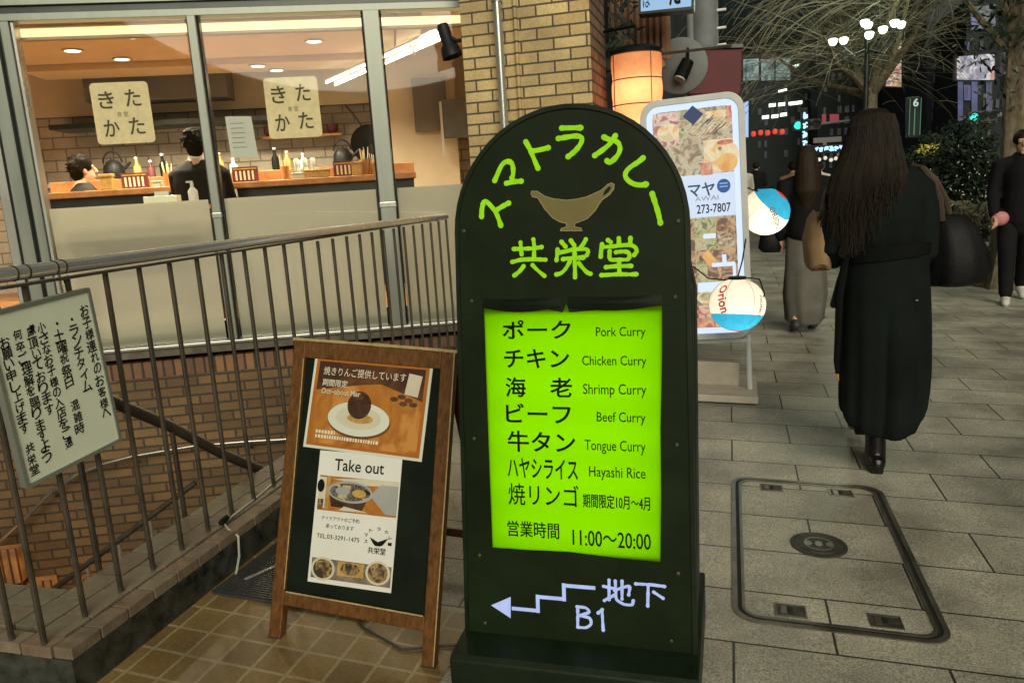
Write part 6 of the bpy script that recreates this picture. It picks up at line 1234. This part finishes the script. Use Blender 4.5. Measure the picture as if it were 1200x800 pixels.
pane(t, 48, [(3.577, 4.964), (3.938, 4.98), (3.936, 5.164), (3.575, 5.149)], 'e_white', .06, 'ceiling_lamp')
pane(t, 48, [(2.664, 5.69), (3.118, 5.742), (3.117, 5.88), (2.663, 5.829)], 'e_white', .06, 'ceiling_lamp')
pane(t, 48, [(3.423, 6.949), (3.78, 7.005), (3.779, 7.141), (3.421, 7.085)], 'e_white', .06, 'ceiling_lamp')
q_ = [(0.4328, 2.034), (4.706, 7.455)]; grid(t, 48, q_[0][0], q_[1][0], q_[0][1], q_[1][1], 12, 9, ['e_faint', 'e_faintcool'], .35)
t = block('middle_building', 'dark low block behind the bare tree with faint red and pink signs', 44, 8, [(4.424, -0.2502), (9.823, -0.2446), (9.526, 7.063), (4.31, 7.198)], 'plaster_far')
pane(t, 44, [(4.569, 3.631), (4.774, 3.614), (4.766, 4.08), (4.562, 4.097)], 'e_pinkish', .06); pane(t, 44, [(4.938, 3.602), (5.385, 3.566), (5.375, 4.03), (4.929, 4.066)], 'e_pinkish', .06); pane(t, 44, [(4.173, 2.68), (5.525, 2.666), (5.519, 2.921), (4.169, 2.937)], 'e_dimwin', .06)
q_ = [(4.566, 1.272), (9.315, 6.689)]; grid(t, 44, q_[0][0], q_[1][0], q_[0][1], q_[1][1], 14, 10, ['e_dimwin', 'e_faint', 'e_faint', 'e_faintcool'], .42)
t = block('grey_tower', 'tall plain grey building at the right of the bare tree', 34, 9, [(7.419, -0.0868), (8.669, -0.0567), (8.163, 10.67), (6.986, 10.85)], 'plaster_grey')
pane(t, 34, [(8.047, 3.96), (8.279, 3.939), (8.262, 4.312), (8.03, 4.333)], 'e_dimwhite')
pane(t, 34, [(8.078, 3.272), (8.311, 3.252), (8.293, 3.628), (8.061, 3.648)], 'e_dimwhite')
pane(t, 34, [(8.111, 2.514), (8.345, 2.496), (8.328, 2.875), (8.094, 2.893)], 'e_dimwhite')
q_ = [(7.45, 1.379), (7.794, 9.004)]; grid(t, 34, q_[0][0], q_[1][0], q_[0][1], q_[1][1], 4, 16, ['e_faint', 'e_faintcool'], .5, .7)
t = block('sign_building', 'building with lit billboards behind the hedge at the right', 30, 9, [(7.444, 0.042), (9.864, 0.0516), (9.461, 6.507), (7.523, 6.479)], 'plaster_far')
pane(t, 30, [(7.375, 2.674), (7.529, 2.661), (7.47, 3.928), (7.317, 3.942)], 'e_violet')
pane(t, 30, [(7.785, 2.641), (7.963, 2.627), (7.9, 3.888), (7.723, 3.904)], 'e_violet')
pane(t, 30, [(8.2, 2.937), (8.376, 2.922), (8.326, 3.876), (8.15, 3.892)], 'e_violet')
pane(t, 30, [(7.524, 3.323), (7.727, 3.305), (7.703, 3.798), (7.5, 3.816)], 'e_violet')
q_ = [(7.503, 1.039), (9.179, 5.248)]; grid(t, 30, q_[0][0], q_[1][0], q_[0][1], q_[1][1], 9, 9, ['e_faint', 'e_dimwin', 'e_faintcool', 'e_violet'], .4)
def sign(name, label, cat, Y, P, mt, depth=.3, frame='dark_frame', marks=None):
    t = thing(name, label, cat, (P[0][0], Y, P[0][1])); cx = sum(p[0] for p in P) / 4; cz = sum(p[1] for p in P) / 4; m = MB(); m.prism([(cx + (a - cx) * 1.06, cz + (b - cz) * 1.04) for a, b in P], FB(Y), -depth, 0, frame); m.build('case', t); m = MB(); m.flat(P, FB(Y), .03, mt); pn = m.build('lit_face', t)
    if marks:
        m = MB()
        for s, a, b, c, d, mk in marks: m.text(s, FB(Y), P[0][0] + (P[1][0] - P[0][0]) * a, P[0][0] + (P[1][0] - P[0][0]) * b, P[0][1] + (P[3][1] - P[0][1]) * c, P[0][1] + (P[3][1] - P[0][1]) * d, .05, mk, .02)
        m.build('lettering', pn)
    return t
sign('video_screen', 'lit screen with blue and red picture at the top right', 'screen', 27, [(6.88, 5.109), (7.504, 5.089), (7.468, 5.751), (6.848, 5.752)], 'e_screen')
sign('billboard', 'white and pink lit billboard left of the bark-covered trunk', 'billboard', 28, [(6.803, 3.827), (7.839, 3.731), (7.797, 4.508), (6.771, 4.511)], 'e_billboard')
sign('roof_sign', 'dark sign with a bluish white emblem at the top right corner', 'sign', 24, [(7.053, 4.806), (7.555, 4.792), (7.524, 5.29), (7.026, 5.287)], 'deep', marks=[('O', .15, .8, .2, .85, 'e_blue_white')])
sign('tall_blue_sign', 'blue lit sign column right of the bark-covered trunk', 'sign', 26, [(7.531, 3.286), (7.789, 3.263), (7.731, 4.261), (7.475, 4.287)], 'e_violet')
sign('orange_poster', 'tall slanted orange and white lit poster behind the bare tree', 'poster', 30, [(5.132, 4.004), (5.611, 3.933), (5.56, 5.419), (5.155, 4.97)], 'e_poster')
sign('green_neon_sign', 'narrow vertical green neon sign with a white numeral on top', 'sign', 26, [(5.095, 2.17), (5.417, 2.146), (5.351, 3.266), (5.056, 3.268)], 'deep', marks=[('6', .3, .75, .76, .97, 'e_palegreen'), ('I', .42, .5, .02, .72, 'e_greenneon'), ('I', .02, .07, .02, .98, 'e_greenneon'), ('I', .93, .98, .02, .98, 'e_greenneon')])
sign('blue_strip_sign', 'tall narrow blue-white lit strip sign just right of the light board', 'sign', 16, [(0.2718, 2.08), (0.3502, 2.074), (0.3509, 2.735), (0.2732, 2.727)], 'e_neonpale')
t = sign('vertical_blue_neon', 'vertical blue neon shop sign above the woman in wide trousers', 'sign', 36, [(2.942, 2.203), (3.214, 2.183), (3.158, 3.9), (2.922, 3.885)], 'deep')
m = MB(); Pn = [(2.975, 2.271), (3.179, 2.256), (3.125, 3.833), (2.957, 3.812)]
def strokes(mb, Y, x0, x1, z0, z1, k, mt, rr, w=.06):
    for i in range(k):
        a, b = rr.uniform(x0, x1), rr.uniform(z0, z1); L = (x1 - x0) * .3
        if rr.random() < .5: mb.flat([(a - L / 2, b - .035), (a + L / 2, b - .035), (a + L / 2, b + .035), (a - L / 2, b + .035)], FB(Y), w + .001 * i, mt)
        else: mb.flat([(a - .035, b - L * .6), (a + .035, b - L * .6), (a + .035, b + L * .6), (a - .035, b + L * .6)], FB(Y), w + .001 * i, mt)
rs = random.Random(8)
for i in range(4): strokes(m, 36, Pn[0][0] + .03, Pn[1][0] - .03, Pn[0][1] + (Pn[3][1] - Pn[0][1]) * (.79 - .25 * i), Pn[0][1] + (Pn[3][1] - Pn[0][1]) * (.94 - .25 * i), 16, 'e_neonblue', rs)
m.build('lettering', t)
t = sign('blue_shop_fascia', 'horizontal blue lit shop sign between the two women', 'sign', 34, [(3.198, 1.996), (4.404, 1.946), (4.397, 2.275), (3.194, 2.296)], 'deep')
m = MB(); Pn = [(3.229, 2.061), (4.372, 1.981), (4.367, 2.212), (3.226, 2.26)]
w_ = (Pn[1][0] - Pn[0][0]) / 6
for i in range(6): strokes(m, 34, Pn[0][0] + w_ * i + .03, Pn[0][0] + w_ * (i + 1) - .03, Pn[0][1], Pn[2][1], 13, 'e_neonblue', rs); m.build('lettering', t)
t = thing('shop_shelf_lights', 'row of small warm white shop lights under the blue sign', 'shop lights', (3.666, 33, 1.714)); m = MB()
for k, x in enumerate((0, .22, .43, .60, .85, 1.02, 1.2)): m.ball(Vector((3.356, 33, 1.735)) + Vector((x, 0, .05 * math.sin(k * 2.1))), .075, 'e_warmdot', 8, 6)
m.build('bulbs', t); m = MB(); m.tube([Vector((3.231, 33, 1.776)), Vector((4.339, 33, 1.765))], .03, 'dark_metal', 6); m.build('rail', t)
for i, (x, y) in enumerate(((883, 157), (890, 156), (897, 157), (905, 155), (913, 156))):
    lb = 'red glowing paper lantern, ' + ('first', 'second', 'third', 'fourth', 'fifth')[i] + ' from the light board in the far row'; q0 = Vector((0.6659, 24, 2.486)) + Vector((.195 * i, 0, .02 * (i % 2))); t = thing('red_lantern', lb, 'lantern', q0, group='red lanterns in a row down the street'); m = MB(); m.lathe([(.03, -.075), (.06, -.05), (.07, 0), (.06, .05), (.03, .075)], q0, 'e_red', 12); m.build('paper_shade', t, True); m = MB(); m.lathe([(.032, .10), (.032, .125), (.0, .13)], q0, 'ink', 10); m.build('cap', t)
def traffic(c, Y, lb, r):
    c = Vector(c); t = thing('traffic_light', lb, 'traffic light', c); m = MB(); m.prism(rounded(c.x - r * 1.4, c.x + r * 5.6, c.z - r * 1.35, c.z + r * 1.35, r * .6, 4), FB(Y), -.2, 0, 'dark_frame'); m.build('housing', t)
    for k, mt in enumerate(('e_cyan', 'deep', 'deep')): m = MB(); m.ellipse(FB(Y), (c.x + r * 2.3 * k, c.z), r, r, .02, mt, 18); m.build('lens', t); m = MB(); m.tube([(c.x + r * 2.3 * k + r * 1.05 * math.cos(a), Y - .12, c.z + r * 1.05 * math.sin(a)) for a in [math.pi * q / 8 for q in range(9)]], .02, 'dark_frame', 5); m.build('visor', t)
    m = MB(); m.tube([(c.x + r * 5, Y - .1 + .2, c.z), (c.x + r * 6, Y + .2, c.z), (c.x + r * 20, Y + .2, c.z + .1), (c.x + r * 20, Y + .2, -.3)], .07, 'pole_grey', 8); m.build('mast', t)
traffic((2.949, 38, 3.334), 38, 'green traffic light left of the bare tree', .17); traffic((6.546, 25, 2.548), 25, 'green traffic light above the hedge', .105)
# cluster street lamp
q0 = Vector((1.791, 11.9, 2.897)); t = thing('street_lamp', 'multi-headed street lamp with bright white bells amid the bare branches', 'street lamp', (q0.x, 11.9, gz(q0.x))); m = MB(); m.tube([(q0.x, 11.9, gz(q0.x)), (q0.x, 11.9, 1.2), (q0.x, 11.9, q0.z + .3)], [.06, .04, .03], 'dark_frame', 12); m.build('pole', t, True)
for i, (x, y) in enumerate(((-.43, .13), (-.27, .16), (-.08, .28), (.04, .33), (.18, .21), (.30, .26), (.46, .30), (-.02, .13))):
    h = Vector((q0.x + x, 11.9 + .3 * math.sin(i * 2.4), q0.z + y + .05)); m = MB(); m.tube([(q0.x, 11.9, q0.z + .05), ((q0.x + h.x) / 2, (11.9 + h.y) / 2, q0.z - .02), (h.x, h.y, h.z - .08)], .010, 'dark_frame', 6); m.build('arm', t); m = MB(); m.lathe([(.02, -.045), (.04, -.032), (.055, .0), (.06, .03), (.04, .045), (.0, .05)], h, 'e_lampwhite', 14); m.build('glass_bell', t, True)
lamp('lamp_light', 'POINT', (q0.x - .1, 11.7, q0.z + .75), 65, (.88, 1.0, .72), t, shadow_soft_size=.35)
# trees
def branch(mb, p, d, L, r0, r1, n, wob, rr, mt, grav=0.0, sides=6):
    pts = [Vector(p)]; d = Vector(d).normalized()
    for i in range(n):
        d = (d + Vector((rr.uniform(-wob, wob), rr.uniform(-wob, wob), rr.uniform(-wob, wob) - grav))).normalized(); pts.append(pts[-1] + d * (L / n))
    mb.tube(pts, [r0 + (r1 - r0) * i / n for i in range(n + 1)], mt, sides); return pts, d
rr = random.Random(31)
b0 = Vector(((2.258, 13.4, 0.5047)[0], 13.4, 0)); b0.z = gz(b0.x)
t = thing('bare_tree', 'bare winter tree with a spray of long arching twigs over the pavement', 'tree', b0)
m = MB(); top = Vector((2.08, 13.4, 2.506)); pts = [b0, b0.lerp(top, .3) + Vector((.06, 0, 0)), b0.lerp(top, .7) + Vector((-.04, 0, 0)), top]; m.tube(pts, [.15, .11, .095, .10], 'bark', 12); limbs = []
for tx, ty, dy in ((1008, 60, .3), (1042, 58, -.3), (1066, 22, .2), (1090, 5, .6), (985, 82, -.5), (962, 88, .4), (1000, 30, 1.0), (1050, -10, -.8)):
    e = top + Vector(((tx - 1020) * .0152, dy, (108 - ty) * .0150)); mid = top.lerp(e, .5) + Vector((rr.uniform(-.12, .12), rr.uniform(-.1, .1), rr.uniform(-.08, .16))); lp = [top + Vector((0, 0, -.06)), mid, e, e + (e - mid) * .8 + Vector((0, 0, .25))]; m.tube(lp, [.075, .05, .034, .016], 'bark', 8); limbs.append(lp)
m.build('trunk', t, True)
m = MB()
for k in range(640):
    lp = rr.choice(limbs); i = rr.randrange(1, 3); p = lp[i].lerp(lp[i + 1], rr.random()); a = rr.uniform(0, 6.283); d = Vector((math.cos(a) - (.25 if rr.random() < .5 else 0), math.sin(a) * .8, rr.uniform(.1, 1.2)))
    tw, dd = branch(m, p, d, rr.uniform(.7, 2.3), rr.uniform(.0045, .0075), .002, 9, .09, rr, 'twig', rr.uniform(.02, .17), 3)
    for _ in range(2):
        q = rr.choice(tw[2:-1]); branch(m, q, Vector((rr.uniform(-1, 1), rr.uniform(-1, 1), rr.uniform(-.4, .8))), rr.uniform(.25, .8), .0045, .002, 5, .18, rr, 'twig', .06, 3)
for k in range(44):   # long outer arcs on the left
    p = top + Vector((rr.uniform(-.7, .1), rr.uniform(-.6, .6), rr.uniform(1.2, 2.2))); branch(m, p, Vector((-1, rr.uniform(-.5, .5), rr.uniform(.05, .5))), rr.uniform(1.7, 2.7), .010, .003, 12, .03, rr, 'twig', rr.uniform(.10, .16), 3)
m.build('crown', t)
b1 = Vector(((3.1, 10.4, 0.5874)[0], 10.4, 0)); b1.z = gz(b1.x)
t = thing('rough_barked_tree', 'rough-barked tree trunk with ivy at the right edge behind the man', 'tree', b1); m = MB(); n = 22; vs, fs = [], []; zs = [0, .1, .3, .7, 1.2, 1.8, 2.4, 3.0, 3.8, 4.6]
for i, z in enumerate(zs):
    for j in range(n):
        a = 2 * math.pi * j / n; r = (.125 + .10 * math.exp(-z * 3)) * (1 + .16 * math.sin(5 * a + z) + .12 * noise.noise(Vector((a * 2, z * 2.4, 1)))); vs.append(b1 + Vector((r * math.cos(a) + .03 * math.sin(z * 1.4) + .02 * z, r * math.sin(a), z)))
for i in range(len(zs) - 1):
    for j in range(n): fs.append((i * n + j, i * n + (j + 1) % n, (i + 1) * n + (j + 1) % n, (i + 1) * n + j))
m.add(vs, fs, 'bark')
for k in range(7): branch(m, b1 + Vector((rr.uniform(-.05, .05), 0, rr.uniform(2.6, 4.0))), (rr.uniform(-1, 1), rr.uniform(-.6, .6), .8), rr.uniform(1, 1.8), .045, .012, 7, .2, rr, 'bark', 0, 6)
m.build('trunk', t, True)
def leaves(mb, c, rad, k, size, mt, rr, pw=.5):
    for _ in range(k):
        v = Vector((rr.gauss(0, 1), rr.gauss(0, 1), rr.gauss(0, 1))).normalized() * (rr.random() ** pw); lump = 1 + .25 * noise.noise(v * 3); p = Vector(c) + Vector((v.x * rad[0], v.y * rad[1], v.z * rad[2])) * lump
        d = Vector((rr.uniform(-1, 1), rr.uniform(-1, 1), rr.uniform(-1, 1))).normalized(); sd = d.orthogonal().normalized(); s = size * rr.uniform(.6, 1.4); mb.add([p - d * s, p + sd * s * .45, p + d * s, p - sd * s * .45], [(0, 1, 2, 3)], mt)
m = MB(); leaves(m, b1 + Vector((.1, 0, 2.9)), (.7, .5, .9), 700, .05, 'leaf', rr, .6); leaves(m, b1 + Vector((-.1, -.1, 3.8)), (1.0, .6, .8), 500, .05, 'leaf', rr, .6); m.build('crown', t)
def shrub(label, c, rad, k, extra=0, size=.045, mt='leaf'):
    c = Vector(c); t = thing('shrub', label, 'shrub', (c.x, c.y, gz(c.x)), 0, 'shrubs in the roadside planting'); m = MB(); leaves(m, c, rad, k, size, mt, rr, .45); m.build('foliage', t)
    if extra: m = MB(); leaves(m, c + Vector((0, -.1, -.15)), (rad[0] * .95, rad[1], rad[2] * .8), extra, .02, 'leaf_glint', rr, .2); m.build('glint_leaves', t)  # near-white leaf colour painted for sparkles of light in the foliage
    m = MB()
    for i in range(6): m.tube([(c.x + rr.uniform(-.1, .1), c.y, gz(c.x)), (c.x + rr.uniform(-rad[0] * .6, rad[0] * .6), c.y + rr.uniform(-.2, .2), c.z)], [.02, .008], 'bark', 5)
    m.build('stems', t)
c = Vector((3.052, 11.8, 1.286)); shrub('tall dark shrub dotted with tiny painted light glints beside the rough trunk', c, (.46, .45, .66), 3200, 260)
c = Vector((2.956, 13.2, 1.274)); shrub('dark shrub behind the coated woman\'s bag straps', c, (.42, .4, .6), 1800, 60)
c = Vector((2.887, 11, 0.6207)); shrub('low scrubby plant at the foot of the rough trunk', c, (.55, .35, .28), 900, 20, .05, 'twig')
c = Vector((2.843, 14.5, 1.076)); shrub('round bush under the bare tree, hidden mostly by the coated woman', c, (.5, .4, .5), 1500, 20)
t = thing('flower_clump', 'cluster of yellow flowers above the coated woman\'s bag straps', 'flowers', (2.743, 12.6, 1.585)); m = MB(); leaves(m, (2.743, 12.6, 1.585), (.20, .15, .10), 60, .035, 'e_flower', rr, .4); m.build('blossoms', t); m = MB(); c = Vector((2.743, 12.6, 1.585))
for i in range(8): m.tube([c + Vector((rr.uniform(-.15, .15), 0, 0)), (c.x + rr.uniform(-.05, .05), c.y, gz(c.x))], .006, 'leaf', 4)
m.build('stems', t)
t = thing('planter', 'low dark stone planter edge under the roadside shrubs', 'planter', (4.0, 11.0, gz(4))); m = MB(); m.box((4.0, 11.9, gz(4) + .12), (1.5, 2.6, .28), 'concrete_dark'); m.build('planter_wall', t, bevel=.02); m = MB(); m.box((4.0, 11.9, gz(4) + .262), (1.36, 2.46, .01), 'deep'); m.build('soil', t)
